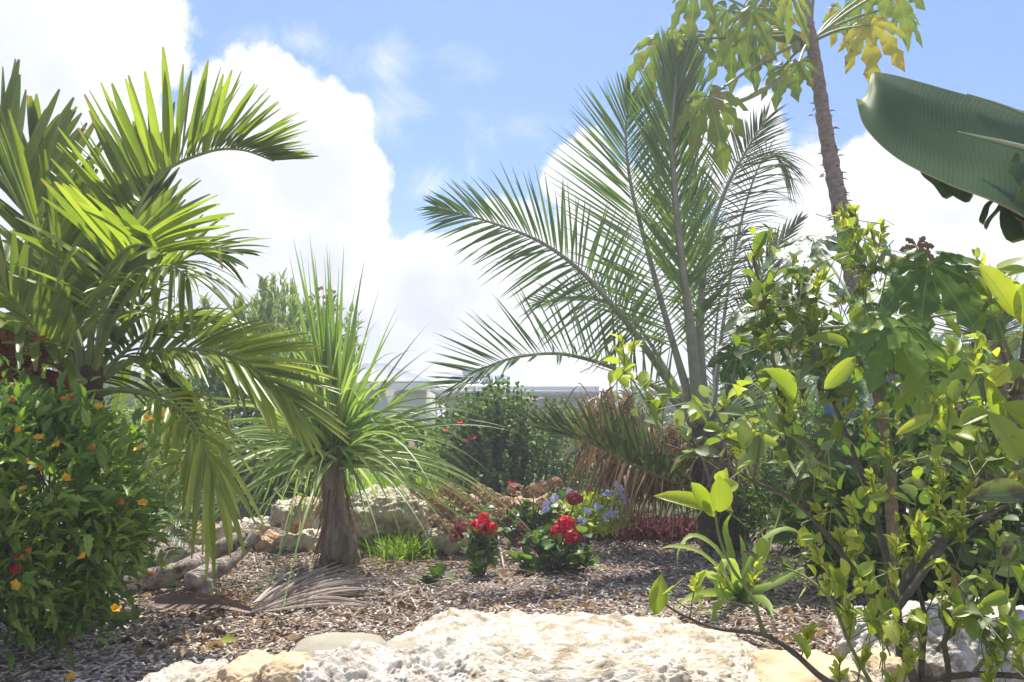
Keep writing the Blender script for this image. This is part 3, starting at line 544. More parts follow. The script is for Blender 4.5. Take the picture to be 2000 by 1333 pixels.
cf([(1358,835,-.05),(1300,770,-.15),(1200,720,-.3),(1100,692,-.45),(1010,698,-.6),(940,722,-.7),(880,758,-.75)], 62, .42, .0072, (.25, -.75, .75), 74, 26, 38, .0, seed=25, t0=.16, rad=(.02,.004), lp=[(0,.9),(.3,1.15),(.7,.9),(1,.4)], rr=(.0,.8))
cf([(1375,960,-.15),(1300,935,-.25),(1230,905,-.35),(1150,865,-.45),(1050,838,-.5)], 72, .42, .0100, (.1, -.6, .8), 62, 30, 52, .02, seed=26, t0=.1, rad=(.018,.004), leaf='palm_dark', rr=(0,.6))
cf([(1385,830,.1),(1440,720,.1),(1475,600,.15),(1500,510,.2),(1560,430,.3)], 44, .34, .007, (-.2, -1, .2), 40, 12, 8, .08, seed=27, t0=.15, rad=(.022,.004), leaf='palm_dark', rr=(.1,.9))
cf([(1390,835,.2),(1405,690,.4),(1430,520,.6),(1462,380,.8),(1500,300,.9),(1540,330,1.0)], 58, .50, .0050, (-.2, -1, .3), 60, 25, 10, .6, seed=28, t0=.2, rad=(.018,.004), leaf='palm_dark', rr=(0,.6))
cf([(1360,830,.1),(1300,720,.3),(1230,620,.5),(1150,580,.6),(1050,590,.7)], 48, .36, .007, (.2, -.8, .6), 70, 26, 25, .05, seed=29, t0=.3, rad=(.018,.004), rr=(0,.7))
cf([(1395,840,-.1),(1430,800,-.1),(1455,720,-.05),(1480,620,0)], 30, .34, .006, (-.2, -1, .2), 40, 12, 8, .05, seed=30, t0=.1, rad=(.02,.004), leaf='palm_dark', rr=(0,.5))
cf([(1370,830,.15),(1362,640,.25),(1372,470,.35),(1350,320,.4)], 50, .42, .006, (.1, -1, .1), 42, 15, 5, .05, seed=31, t0=.2, rad=(.02,.004), rr=(0,.5))
cf([(1400,850,.3),(1395,700,.6),(1410,560,.8),(1450,450,1.0)], 40, .42, .005, (.1, -1, .1), 55, 15, 5, .12, seed=32, t0=.15, rad=(.016,.004), leaf='palm_dark', rr=(0,.5))
# dead skirt: hanging dry blades round the trunk, left side
rg = np.random.RandomState(33)
for (cx_, cy_, n_, sp, ln, yy0) in ((1305, 880, 620, 66, .37, .1), (1200, 805, 230, 60, .36, .45), (1230, 890, 260, 60, .36, .35), (1420, 880, 60, 40, .42, .1)):
    mb = MB()
    for k in range(n_):
        b = P(cx_+rg.randn()*sp*.6, cy_+rg.randn()*26, FY+yy0+rg.randn()*.15); a = rg.rand()*2*math.pi
        d = nrm([math.cos(a)*.7-.25, math.sin(a)*.7, .35]); l = ln*(.6+.6*rg.rand())
        s = np.linspace(0, 1, 8)[:, None]; q = b+d*l*.55*s+np.array([0, 0, -1.0])*l*(1.1*s**1.6); q[:, 2] = np.maximum(q[:, 2], .02)
        strip(mb, q, np.tile(rvec(rg, 1)[0], (8, 1)), .0075*np.array([.5,.9,1,1,.9,.7,.5,.1]), .4, r=rg.rand())
    mb.build('dead_leaves', M['dead_leaf'], cp_)

# ---- ponytail palm
g2 = G(665, 1098); pp = thing('ponytail_palm', g2, 'shaggy trunked palm with a fountain of thin strap leaves', 'palm')
trunk(pp, [g2-[0,0,.03], P(663,1075,4.4), P(658,1020,4.4), P(650,950,4.4), P(648,880,4.4)], [.135, .084, .066, .060, .062], 'trunk_pony', n=60, k=24, rough=.16, rings=0)
rg = np.random.RandomState(44); c0 = P(648, 895, 4.4)
mbs = [MB(), MB(), MB()]
def pony(d, l, w, g, r, mb, b=None):
    s = np.linspace(0, 1, 12)[:, None]; b = c0+rg.randn(3)*.03 if b is None else b
    q = b+np.asarray(d)*l*s+np.array([0, 0, -1.0])*l*g*s**2.4; q[:, 2] = np.maximum(q[:, 2], .03)
    strip(mb, q, np.tile(np.cross(d, [rg.randn()*.4, -.8, .6]), (12, 1)), w*np.array([.9,1,1,.95,.85,.75,.62,.5,.36,.22,.12,.03]), .4, r=r)
for (tx, ty) in [(562,480),(585,470),(598,440),(612,500),(625,470),(640,520),(655,500),(668,480),(690,540),(600,520),(578,560),(635,560),(560,600),(530,620),(712,500),(745,535),(772,570),(700,560),
                 (610,620),(650,600),(790,590),(835,600),(855,668),(880,640),(630,500),(590,600),(675,570),(660,640),(570,500),(605,470),(618,520),(633,470),(648,540),(662,500),(580,600),(600,640),(690,600),(720,640),(640,600),(628,560)]:
    t_ = P(tx, ty, 4.4+rg.randn()*.15); d = t_-c0; l = np.linalg.norm(d); g = .03+.16*max(0, (tx-690)/180); d = nrm(d+np.array([0, 0, g*l])); pony(d, l*1.02, .021 if tx < 720 else .013, g, .25+.5*rg.rand(), mbs[0])
for k in range(190):
    a = rg.rand()*2*math.pi; e = R(-15+95*rg.rand()**.75); d = np.array([math.cos(a)*math.cos(e), math.sin(a)*math.cos(e), math.sin(e)])
    if d[0] < -.2: d[0] *= .75
    pony(nrm(d), .8+.5*rg.rand(), .009+.006*rg.rand(), .30+.45*rg.rand(), .2+.8*rg.rand(), mbs[1])
for (tx, ty) in [(925,800),(905,860),(880,930),(860,905),(820,960),(840,870),(930,740),(960,900),(790,1000),(800,930),(985,865),(760,990),(870,820)]:
    t_ = P(tx, ty, 4.1+rg.randn()*.3); d = t_-c0; l = np.linalg.norm(d); g = .55; d = nrm(d+np.array([0, 0, g*l])); pony(d, l*1.15, .012, g, .7+.3*rg.rand(), mbs[1])
for k in range(34):
    a = rg.rand()*2*math.pi; d = nrm([math.cos(a)*.5, math.sin(a)*.5, .3]); pony(d, .55+.4*rg.rand(), .011, 1.15, rg.rand(), mbs[2], b=P(640+rg.randn()*18, 900, 4.35+rg.randn()*.05))
for k, mm in enumerate(('pony', 'pony', 'pony')): mbs[k].build('leaves', M[mm], pp)
mb = MB()
for k in range(140):
    a = rg.rand()*2*math.pi; h = rg.rand(); b = P(650, 905, 4.4)*(1-h)+(g2+[0, 0, .12])*h+np.array([math.cos(a), math.sin(a), 0])*(.060+.026*h)
    q = b+np.outer(np.linspace(0, 1, 6), nrm([math.cos(a)*.25+rg.randn()*.15, math.sin(a)*.25, -1]))*(.12+.25*rg.rand()); q[:, 2] = np.maximum(q[:, 2], .015)
    strip(mb, q, np.tile([-math.sin(a), math.cos(a), 0], (6, 1)), .006*np.array([.7,1,1,.8,.5,.1]), .3, r=rg.rand()*.8)
mb.build('dead_leaves', M['dead_leaf'], pp)

# ------------------------------------------------------------------ strap-leaved plants, grass clumps
def clump(name, base, n, L, w, spread, g, mat, seed, label, cat, rr=(0, 1), leafn='leaves', e0=35, group=None, sq=1.0, rad=.05):
    rg = np.random.RandomState(seed); th = thing(name, base, label, cat, group); mb = MB()
    for k in range(n):
        a = rg.rand()*2*math.pi; e = R(e0+(88-e0)*rg.rand()); d = nrm([math.cos(a)*math.cos(e)*spread, math.sin(a)*math.cos(e)*spread, math.sin(e)]); l = L*(.55+.5*rg.rand())
        s = np.linspace(0, 1, 7)[:, None]; b = base+np.array([rg.randn(), rg.randn(), 0])*rad
        q = b+d*l*s+np.array([0, 0, -1.0])*l*g*(.5+rg.rand())*s**2; q[:, 2] = np.maximum(q[:, 2], base[2]+.01*0)
        strip(mb, q, np.tile(np.cross(d, rvec(rg, 1)[0]), (7, 1)), w*np.array([.8,1,.95,.8,.6,.35,.05]), .4, r=rr[0]+(rr[1]-rr[0])*rg.rand())
    mb.build(leafn, M[mat], th); return th
clump('grass_clump', G(788, 1092), 340, .27, .005, 1.0, .35, 'grass', 51, 'tuft of fresh green grass between trunk and geraniums', 'grass clump', rad=.07)
clump('grass_clump', G(735, 1080), 90, .30, .005, 1.0, .3, 'grass', 52, 'sparse yellowing grass blades right beside the shaggy trunk', 'grass clump', rr=(.4, 1), rad=.04)
# arching strap plant under the citrus twigs
g3 = G(1440, 1178); ag = thing('strap_leaf_plant', g3, 'pale green plant with arching toothed strap leaves on the mulch', 'succulent')
rg = np.random.RandomState(61); mb = MB()
agl = [[(1440,1170,3.5),(1410,1120,3.4),(1365,1080,3.3),(1320,1068,3.2),(1290,1072,3.15)], [(1440,1170,3.5),(1415,1100,3.5),(1385,1062,3.5),(1350,1048,3.5),(1325,1080,3.45),(1325,1130,3.4)],
       [(1445,1165,3.5),(1455,1105,3.5),(1490,1050,3.5),(1540,1030,3.5),(1580,1055,3.5),(1610,1090,3.5)], [(1445,1165,3.5),(1480,1110,3.5),(1500,1060,3.55),(1515,1020,3.6),(1530,978,3.6)],
       [(1440,1160,3.5),(1425,1080,3.6),(1415,1030,3.6),(1430,1000,3.6)], [(1440,1170,3.4),(1400,1130,3.3),(1375,1115,3.2),(1362,1160,3.1),(1385,1200,3.05)], [(1440,1170,3.4),(1390,1160,3.3),(1345,1170,3.2),(1310,1200,3.15)],
       [(1450,1170,3.5),(1500,1130,3.5),(1540,1120,3.5),(1575,1140,3.45),(1560,1170,3.4)], [(1445,1170,3.5),(1480,1150,3.4),(1530,1130,3.35),(1570,1110,3.3),(1572,1140,3.3)],
       [(1440,1165,3.5),(1455,1120,3.55),(1450,1070,3.6),(1445,1045,3.6)], [(1440,1170,3.5),(1435,1120,3.45),(1420,1090,3.4),(1400,1140,3.3),(1405,1170,3.3)], [(1445,1170,3.5),(1475,1165,3.4),(1500,1180,3.3),(1515,1215,3.2)],
       [(1440,1170,3.5),(1420,1165,3.35),(1395,1190,3.2),(1400,1230,3.1)], [(1445,1168,3.5),(1470,1100,3.6),(1500,1085,3.7),(1530,1100,3.75)]]
for l in agl:
    q = catmull([g3+[0, 0, .03]]+[P(*z) for z in l[1:]], 16); strip(mb, q, np.tile(nrm([rg.randn()*.3+.1, .9, .5]) if abs(l[-1][0]-l[0][0]) > 60 else np.array([1, .3, 0.]), (16, 1)), .020*np.array([1,1.1,1.1,1.05,1,.95,.9,.85,.78,.7,.6,.5,.4,.3,.17,.04])*(1+.12*(np.arange(16) % 2)), .45, r=.3+.6*rg.rand())
mb.build('leaves', M['agave'], ag)

# ------------------------------------------------------------------ shrubs
def foliage(mb, rg, c, rad, n, size, tm, rr=(0, 1), w=.4, clumps=40, shell=.55, upb=.5, sp=.22, zmin=None, flatn=.0):
    c = np.asarray(c); rad = np.asarray(rad)
    cd = rvec(rg, clumps); cc = cd*(shell+(1-shell)*rg.rand(clumps, 1)**.5)
    k = rg.randint(0, clumps, n); p = cc[k]+rg.randn(n, 3)*sp; d = nrm(p)*.8+rvec(rg, n)*.9+np.array([0, 0, upb])
    pos = c+p*rad
    if zmin is not None:
        ok = pos[:, 2] > zmin; pos = pos[ok]; d = d[ok]
    m = len(pos); L = size*(.6+.6*rg.rand(m)); br = rg.rand(clumps)*.3
    scatter(mb, tm, pos, d, rvec(rg, m)*.7+np.array([0, -.2, 1.0]), L, L*w, np.clip(rr[0]+(rr[1]-rr[0])*rg.rand(m)+0*br[k[:m]]-.0, 0, 1)); return pos
def stems(mb, rg, base, c, rad, n, r0=.008, r1=.002):
    for k in range(n):
        e = np.asarray(c)+rvec(rg, 1)[0]*np.asarray(rad)*(.5+.4*rg.rand()); b = np.asarray(base)+np.array([rg.randn(), rg.randn(), 0])*r0*3
        m_ = (b+e)/2+rg.randn(3)*.12*np.linalg.norm(e-b)*.5; tube(mb, catmull([b, m_, e], 12), np.linspace(r0, r1, 12), 6, r=rg.rand())
def bush(name, base, c, rad, n, size, mat, seed, label, cat='shrub', tm=LEAFS, group=None, stem='stem_brown', ns=14, r0=.008, **k):
    rg = np.random.RandomState(seed); th = thing(name, base, label, cat, group)
    mb = MB(); stems(mb, rg, base, c, rad, ns, r0); mb.build('stems', M[stem], th)
    mb = MB(); pos = foliage(mb, rg, c, rad, n, size, tm, zmin=base[2]+.02, **k); mb.build('foliage', M[mat], th); th['_n'] = len(pos); return th, pos, rg
def flower(root, p, n, size, mat, rg, name='flower', nrmv=(0, -.6, .6), tm=PETAL, w=.5, cup=.6):
    mb = MB(); z = nrm(nrmv); x = nrm(np.cross(z, [.3, .2, 1])); y = np.cross(z, x); a = np.arange(n)*2*math.pi/n+rg.rand()
    rad = np.outer(np.cos(a), x)+np.outer(np.sin(a), y); d = rad+z*cup
    scatter(mb, tm, np.tile(p, (n, 1)), d, np.tile(z, (n, 1))-rad*.3, size, size*w, rg.rand(n)); return mb.build(name, M[mat], root)
# yellow-flowered shrub, lower left
gs = G(70, 1255); gs[2] = 0
th, pos, rg = bush('yellow_flower_shrub', gs, (P(50, 985, 2.55)), (.36, .34, .33), 3700, .060, 'shrub', 71, 'leafy green shrub dotted with yellow flowers at lower left', tm=TOOTH, w=.21, clumps=110, sp=.16, rr=(.25, 1), ns=30, shell=.6, upb=.6)
mb = MB(); foliage(mb, rg, P(60, 1120, 2.6), (.34, .30, .22), 950, .060, TOOTH, w=.21, clumps=50, sp=.2, rr=(0, .8), zmin=.05); foliage(mb, rg, P(210, 1060, 2.65), (.10, .12, .2), 200, .06, TOOTH, w=.21, clumps=16, sp=.2, rr=(.2, 1), zmin=.05)
foliage(mb, rg, P(35, 868, 2.6), (.22, .2, .14), 500, .058, TOOTH, w=.21, clumps=22, sp=.2, rr=(.3, 1))
mb.build('foliage', M['shrub'], th)
for (px, py, or_) in [(193,800,0),(75,860,0),(40,843,0),(288,822,0),(115,872,0),(165,1090,0),(45,960,0),(230,982,1),(278,985,0),(125,937,0),(222,1193,0),(50,905,1),(70,918,1),(180,880,1),(140,780,1),(25,1145,0),(125,785,1),(290,1125,1),(12,985,1),(20,785,1),(272,880,0),(140,1328,0),(60,1080,1)]:
    flower(th, P(px, py, 2.22 if px < 240 else 2.45), 5, .020 if not or_ else .017, 'orange' if or_ else 'yellow', rg, nrmv=(rg.randn()*.7, -.5, .8), cup=2.6 if or_ else .8+.8*rg.rand(), w=.45)
for (px, py) in [(40,1085),(34,1112)]: flower(th, P(px, py, 2.3), 6, .02, 'red', rg, nrmv=(0, -1, .5))
# croton behind it
th, pos, rg = bush('croton', G(20, 1180), P(20, 745, 2.95), (.14, .14, .10), 130, .13, 'croton', 73, 'rust red and orange croton leaves behind the left shrub', 'shrub', tm=LANCE, w=.2, clumps=12, ns=6)
# small cycad
gc = G(285, 1075); cy = thing('cycad', gc, 'low sago cycad with stiff feathery fronds behind the driftwood', 'cycad')
for k, (tx, ty, dy) in enumerate([(345,865,.0),(385,905,-.1),(400,950,-.2),(385,995,-.3),(360,1060,-.4),(300,860,.2),(260,880,0),(370,1030,-.35),(235,930,0),(330,900,.2),(340,1010,-.5),(275,1050,-.5)]):
    e = P(tx, ty, 4.3+dy); b = P(265, 1030, 4.3); frond(cy, [gc+[0,0,.04], b, (b+e)/2+[0, 0, .07], e], 44, .10, .0045, (0, -.6, .8), 70, 30, 15, .1, leaf='palm_broad' if k % 2 else 'palm_fine', rmat='rachis_green', rad=(.006,.002), t0=.35, seed=300+k, rr=(.1,.8), nseg=4, lp=[(0,.6),(.5,1),(1,.5)])
# mid and far shrubs
bush('flowering_shrub', G(320, 985), P(320, 880, 6.4), (.45, .4, .45), 2600, .05, 'bright', 81, 'yellow green shrub with small yellow blossoms behind the cycad', tm=LANCE, w=.18, clumps=60, sp=.15)
rg = np.random.RandomState(811); fs = [o for o in C.objects if o.get('label', '').startswith('yellow green shrub with small')][0]
for k in range(46): flower(fs, P(270+rg.rand()*90, 800+rg.rand()*130, 6.0), 5, .022, 'yellow', rg, nrmv=(rg.randn()*.5, -1, .4))
bush('dark_shrub', G(960, 965), P(975, 880, 7.6), (.50, .5, .40), 4200, .055, 'hedge_dark', 82, 'dense dark green rounded shrub in front of the house', tm=LEAFS, w=.42, clumps=60, sp=.2, rr=(0, .7), shell=.3)
rg = np.random.RandomState(821); ds = [o for o in C.objects if o.get('label', '').startswith('dense dark green rounded')][0]
mb = MB()
for q_, (x0, n_) in enumerate([(890, 22), (935, 34), (980, 40), (1030, 34), (1075, 18), (905, 20), (960, 26), (1005, 26)]):
    for k in range(n_):
        yq = 736+abs(x0-985)*.45+165*rg.rand()**1.3; xq = x0+rg.randn()*22; Yq = 7.3+rg.randn()*.25; b = P(xq*.8+985*.2, yq+110, Yq+.1); e = P(xq+rg.randn()*10, yq, Yq); pts = catmull([b, (b+e)/2+rg.randn(3)*.02, e], 34)
        scatter(mb, LEAFS, pts, rvec(rg, 34)+[0, 0, .7], rvec(rg, 34)+[0, 0, 1.], .045, .019, .3+.7*rg.rand(34))
mb.build('foliage', M['hedge_dark'], ds)
for (px, py) in [(905,830),(925,855),(898,825),(1000,950),(870,840),(915,862)]: flower(ds, P(px, py, 7.05), 6, .03, 'red', rg)
bush('light_shrub', G(900, 965), P(868, 912, 8.2), (.34, .4, .30), 2000, .055, 'bright', 83, 'pale green loose shrub left of the dense dark shrub', clumps=50, sp=.18, w=.3, rr=(0, .8))
bush('light_shrub', G(1150, 960), P(1140, 890, 8.0), (.62, .4, .42), 4200, .055, 'hedge', 84, 'mid green shrub between dark shrub and dry palm skirt', clumps=50, sp=.18, w=.3, rr=(.3, 1))
def feather(name, base, c, rad, n, L, seed, label, mat='feather', cat='tree', tilt=1.6):
    rg = np.random.RandomState(seed); th = thing(name, base, label, cat); mb = MB(); stems(mb, rg, base, c, rad, 10, .014, .002); mb.build('trunk', M['stem_brown'], th)
    mb = MB(); tips = 70
    for k in range(tips):
        u = rvec(rg, 1)[0]; p0 = np.asarray(c)+u*np.asarray(rad)*(.4+.6*rg.rand()); m = n//tips; s = rg.rand(m, 1)
        ax = nrm(u*.6+[0, 0, tilt]); pos = p0+ax*s*L*3
        scatter(mb, BLADE, pos, ax+rvec(rg, m)*.55, rvec(rg, m), L*(.5+.8*rg.rand(m)), .0032+.0*s[:, 0], np.clip(rg.rand(m), 0, 1))
    mb.build('foliage', M[mat], th); return th
feather('feathery_tree', G(470, 948), P(480, 745, 9.5), (.75, .5, .80), 4200, .16, 91, 'soft feathery light green tree behind the left palm')
feather('feathery_tree', G(560, 943), P(560, 725, 10.5), (.45, .4, .95), 2400, .16, 92, 'narrow feathery grey green tree behind the shaggy trunked palm')
pk = feather('pink_flower_tree', G(625, 940), P(640, 730, 11), (.45, .4, .95), 1700, .12, 93, 'slim loose tree with pink blossom behind the strap leaves')
rg = np.random.RandomState(931)
for k in range(26): flower(pk, P(600+rg.rand()*60, 560+rg.rand()*80, 10.8), 6, .035, 'pink_petal', rg, nrmv=(rg.randn()*.5, -1, .3))
bush('background_shrub', G(440, 955), P(440, 830, 8), (.75, .5, .6), 5500, .07, 'hedge', 94, 'dark shrub mass seen beneath the left palm fronds', clumps=70, sp=.16, rr=(0, .5))
bush('background_shrub', G(560, 960), P(570, 900, 7.3), (.6, .4, .42), 4200, .06, 'hedge', 95, 'low green shrub behind the drooping fronds, left of the shaggy trunk', clumps=60, sp=.17, rr=(.1, .8))
for k, (px, py, Y, n_, l_, lab) in enumerate([(730,985,6.6,420,.75,'clump of tall yellow green grass behind the coral boulder'),(800,975,7.2,420,.8,'tall feathery grass left of the column'),(845,970,6.8,300,.6,'straw tinted grass left of the pale shrub'),(690,975,6.4,260,.6,'grassy clump directly behind the shaggy trunk')]):
    b = P(px, py, Y); b[2] = 0; clump('tall_grass', b, n_, l_, .007, 1.0, .35, 'dry_grass' if k == 2 else 'grass', 400+k, lab, 'grass clump', rad=.18, e0=45, rr=(.1, .9))
bush('palm_like_shrub', G(790, 965), P(800, 890, 9), (.4, .4, .25), 900, .2, 'bright', 96, 'shrub with pale lance leaves in front of the house wall', clumps=26, tm=BLADE, w=.07, sp=.12, rr=(.2, .9))
tr = thing('bare_post', G(806, 975), 'thin grey trunk rising among the grasses behind the coral boulder', 'trunk'); trunk(tr, [G(806, 975), P(806, 900, 6.6), P(804, 860, 6.6)], [.035, .03, .03], 'trunk_palm', k=9)
# right-hand background
bush('background_shrub', G(1500, 975), P(1500, 880, 7.5), (.8, .6, .45), 4200, .08, 'bright', 97, 'pale yellow green shrub seen right of the leaning trunk', clumps=60, sp=.18, rr=(0, .7), w=.25)
bush('background_shrub', G(1640, 990), P(1640, 900, 6.5), (.6, .5, .5), 3600, .08, 'hedge', 98, 'mid green shrub behind the bare citrus branches', clumps=50, sp=.18, rr=(.1, .9), w=.25)
bush('background_shrub', G(1850, 1130), P(1840, 985, 3.7), (.62, .45, .40), 3600, .085, 'shrub', 99, 'added deep green shrub massing the shade at the right under the papaya leaves', clumps=50, sp=.2, rr=(0, .4), tm=OVAL, w=.33)  # added as a dark mass, leaf tones kept low for the shade there
bush('background_shrub', G(1560, 1050), P(1560, 1005, 4.9), (.42, .3, .18), 1500, .075, 'hedge', 100, 'low curly leaved plant just right of the leaning trunk', clumps=40, sp=.2, rr=(.2, .9), tm=LANCE, w=.1, cat='plant')
clump('grass_clump', G(1480, 1040), 170, .24, .005, 1.0, .5, 'grass', 101, 'spidery dark green grass tuft at the foot of the leaning trunk', 'grass clump', rr=(0, .6), e0=15)
th, pos, rg = bush('young_conifer', G(1890, 1000), P(1880, 775, 4.2), (.16, .2, .22), 900, .06, 'bright', 102, 'pale green shrub with narrow whorled leaves, right of papaya trunk', clumps=14, tm=BLADE, w=.09, sp=.2)
flower(th, P(1872, 800, 3.95), 6, .04, 'pink_petal', rg); flower(th, P(1865, 850, 3.95), 6, .05, 'orange', rg); flower(th, P(1885, 845, 3.95), 6, .04, 'orange', rg)
# dead-skirted yucca far right
gy_ = G(1935, 985); yu = thing('yucca', gy_, 'yucca with a skirt of brown dead leaves at the right edge', 'yucca')
trunk(yu, [gy_, P(1930,850,5.6), P(1925,700,5.6)], [.12, .1, .1], 'trunk_dark'); rg = np.random.RandomState(103); m1, m2 = MB(), MB(); cc = P(1925, 660, 5.6)
for k in range(260):
    a = rg.rand()*2*math.pi; s = np.linspace(0, 1, 7)[:, None]; b = cc+[0, 0, -.25*rg.rand()]
    q = b+np.array([math.cos(a), math.sin(a), 0])*(.10+.22*s)+np.array([0, 0, -1.0])*(.6+.35*rg.rand())*s; strip(m1, q, np.tile([-math.sin(a), math.cos(a), 0], (7, 1)), .012*np.array([.8,1,1,.9,.7,.4,.1]), .4, r=rg.rand()*.7)
for k in range(150):
    a = rg.rand()*2*math.pi; e = R(-10+95*rg.rand()); d = np.array([math.cos(a)*math.cos(e), math.sin(a)*math.cos(e), math.sin(e)]); s = np.linspace(0, 1, 5)[:, None]
    strip(m2, cc+d*s*.55, np.tile(np.cross(d, UP+rg.randn(3)*.1), (5, 1)), .012*np.array([1,1,.8,.5,.05]), .3, r=rg.rand())
m1.build('dead_leaves', M['dead_leaf'], yu); m2.build('leaves', M['palm_dark'], yu)
# distant tree line
rgL = np.random.RandomState(777)
far = [(120,780,24,2.6),(300,790,26,2.2),(1180,815,30,1.6),(1290,800,28,2.0),(1430,790,26,2.4),(1560,800,27,2.2),(1720,780,24,3.0),(1890,770,22,3.2),(2060,760,22,3.4),(-60,770,22,3.0),(640,810,34,2.0)]
far_l = ['behind the left palm trunk','behind the left palm crown','right of the house roof','behind the centre palm','seen through the centre palm','behind the pale shrub on the right','behind the papaya trunk','behind the yucca','beyond the right edge','beyond the left edge','left of the house']
for k, (px, py, Y, r_) in enumerate(far):
    b = G(px, 850+CAMH*FPX/Y); b = P(px, 880, Y); b[2] = 0; c = P(px, py, Y)
    bush('background_tree', b, (c[0], c[1], r_*.5), (r_*1.2, r_, r_*.55), 3000, .26, 'hedge', 500+k, 'distant hazy green tree '+far_l[k], 'tree', clumps=60, sp=.18, rr=(.2, .9), r0=.05, group='distant trees beyond the garden')

# ------------------------------------------------------------------ geraniums and flower bed
def geranium(base, height, spread, nleaf, heads, seed, label, group=None, name='geranium', cat='geranium', stemn=7):
    rg = np.random.RandomState(seed); th = thing(name, base, label, cat, group); mbs_ = MB(); ml = MB()
    for k in range(stemn):
        e = base+np.array([rg.randn()*spread*.6, rg.randn()*spread*.6, height*(.5+.4*rg.rand())]); p = catmull([base+rg.randn(3)*[.02, .02, 0], (base+e)/2+rg.randn(3)*.03, e], 14)
        tube(mbs_, p, np.linspace(.008, .004, 14), 6, r=.5)
        m = nleaf//stemn; i = rg.randint(4, 14, m); a = rvec(rg, m)*.8+np.array([0, -.3, .4])
        pos = p[i]+nrm(a)*.045
        for q in range(m): tube(mbs_, np.array([p[i[q]], pos[q]]), .0018, 4, cap=False)
        zz_ = nrm(rvec(rg, m)*.6+np.array([0, -.4, 1.0])); scatter(ml, ROUND, pos-nrm(a)*.02, a, zz_, .045+.02*rg.rand(m), .026+.008*rg.rand(m), rg.rand(m))
    for (hp, hr, hm, hn) in heads:
        p = catmull([base+[0, 0, height*.3], (base+hp)/2+[.01, 0, .05], hp-[0, 0, hr*.4]], 12); tube(mbs_, p, .0035, 5)
        mh = MB(); nf = hn; dirs = rvec(rg, nf); dirs[:, 2] = dirs[:, 2]*.8+.15; cpos = hp+dirs*hr*np.array([1, 1, .85])
        for q in range(nf):
            z = nrm(dirs[q]); x = nrm(np.cross(z, [.3, .2, 1])); y = np.cross(z, x); a = np.arange(5)*2*math.pi/5+rg.rand()*6; rad = np.outer(np.cos(a), x)+np.outer(np.sin(a), y)
            scatter(mh, PETAL, np.tile(cpos[q], (5, 1)), rad+z*.5, np.tile(z, (5, 1)), hr*.42, hr*.22, rg.rand(5))
        mh.build('flower_head', M[hm], th)
    mbs_.build('stems', M['stem_brown'], th); ml.build('foliage', M['hedge'], th); return th
gA = G(942, 1128); Y_ = gA[1]
geranium(gA, .30, .11, 90, [(P(936,1030,Y_-.02), .044, 'red', 44), (P(958,1034,Y_), .036, 'red', 30), (P(945,1013,Y_), .034, 'red', 26)], 111, 'left geranium with one bright red flower head over the mulch')
gB = G(1085, 1112); Y_ = gB[1]
geranium(gB, .28, .17, 150, [(P(1106,1024,Y_-.15), .044, 'red', 42), (P(1114,1050,Y_-.17), .046, 'red', 46), (P(1122,975,Y_+.1), .046, 'wine', 40), (P(1018,1058,Y_), .028, 'wine', 18), (P(1090,1040,Y_-.1), .04, 'red', 30)], 112, 'right geranium, wider, with two stacked bright red heads and wine bloom', stemn=16)
gC = G(1035, 1070)
geranium(gC, .34, .24, 190, [(P(988,985,4.9), .05, 'dry_head', 34), (P(1006,958,5.0), .045, 'dry_head', 30), (P(1042,962,5.0), .05, 'dry_head', 34), (P(1062,952,5.0), .045, 'dry_head', 30), (P(1085,945,5.0), .045, 'dry_head', 30), (P(1060,985,4.9), .04, 'dry_head', 28), (P(975,1005,4.8), .04, 'dry_head', 28), (P(1020,1030,4.8), .03, 'wine', 26)], 113, 'geranium with faded brown heads behind the two red ones', stemn=12)
gD = G(880, 1062)
geranium(gD, .34, .34, 330, [(P(815+15*k, 958+9*((k*5) % 4), 4.85+.1*(k % 3)), .046, 'dry_head', 34) for k in range(11)]+[(P(850+17*k, 1018+9*((k*7) % 3), 4.7), .04, 'dry_head', 28) for k in range(5)]+[(P(905,1035,4.65), .046, 'wine', 34), (P(893,1050,4.65), .038, 'wine', 22), (P(1000,948,5.2), .03, 'red', 16), (P(985,985,5.0), .04, 'dry_head', 26), (P(860,995,5.0), .03, 'wine', 18)], 114, 'sprawling geranium covered in papery beige spent heads by the boulder', stemn=14)
for k, (px, py, w_) in enumerate([(1022,1115,'small geranium seedling between the two red geraniums'),(852,1138,'tiny green seedling alone on the mulch, left of red geranium'),(1125,1112,'low leafy geranium shoot at the foot of the right geranium')]):
    geranium(G(px, py), .06+.04*(k != 1), .05, 26, [], 120+k, w_, name='seedling', cat='plant', stemn=5)
gp = G(1150, 1045); th, pos, rg = bush('plumbago', gp, P(1165, 1004, 5.0), (.19, .10, .10), 520, .045, 'lime', 131, 'lime green plumbago with pale blue flowers beside the purple ground cover', tm=OVAL, w=.3, clumps=26, rr=(.5, 1), ns=10, r0=.004)
for (px, py) in [(1190,968),(1212,958),(1218,975),(1205,950),(1185,970),(1170,990),(1195,1000),(1067,992),(1085,978),(1110,965),(1135,1020),(1180,1012),(1222,980),(1212,965),(1198,1008),(1150,1002),(1065,1000)]:
    mh = MB()
    for q in range(7):
        c_ = P(px+rg.randn()*4, py+rg.randn()*4-4, 4.78); a = np.arange(5)*2*math.pi/5; z = nrm([rg.randn()*.5, -1, .4+rg.randn()*.3]); x = nrm(np.cross(z, UP)); y = np.cross(z, x); rad = np.outer(np.cos(a), x)+np.outer(np.sin(a), y)
        scatter(mh, PETAL, np.tile(c_, (5, 1)), rad+z*.3, np.tile(z, (5, 1)), .012, .006, rg.rand(5))
    mh.build('flower', M['blue_petal'], th)
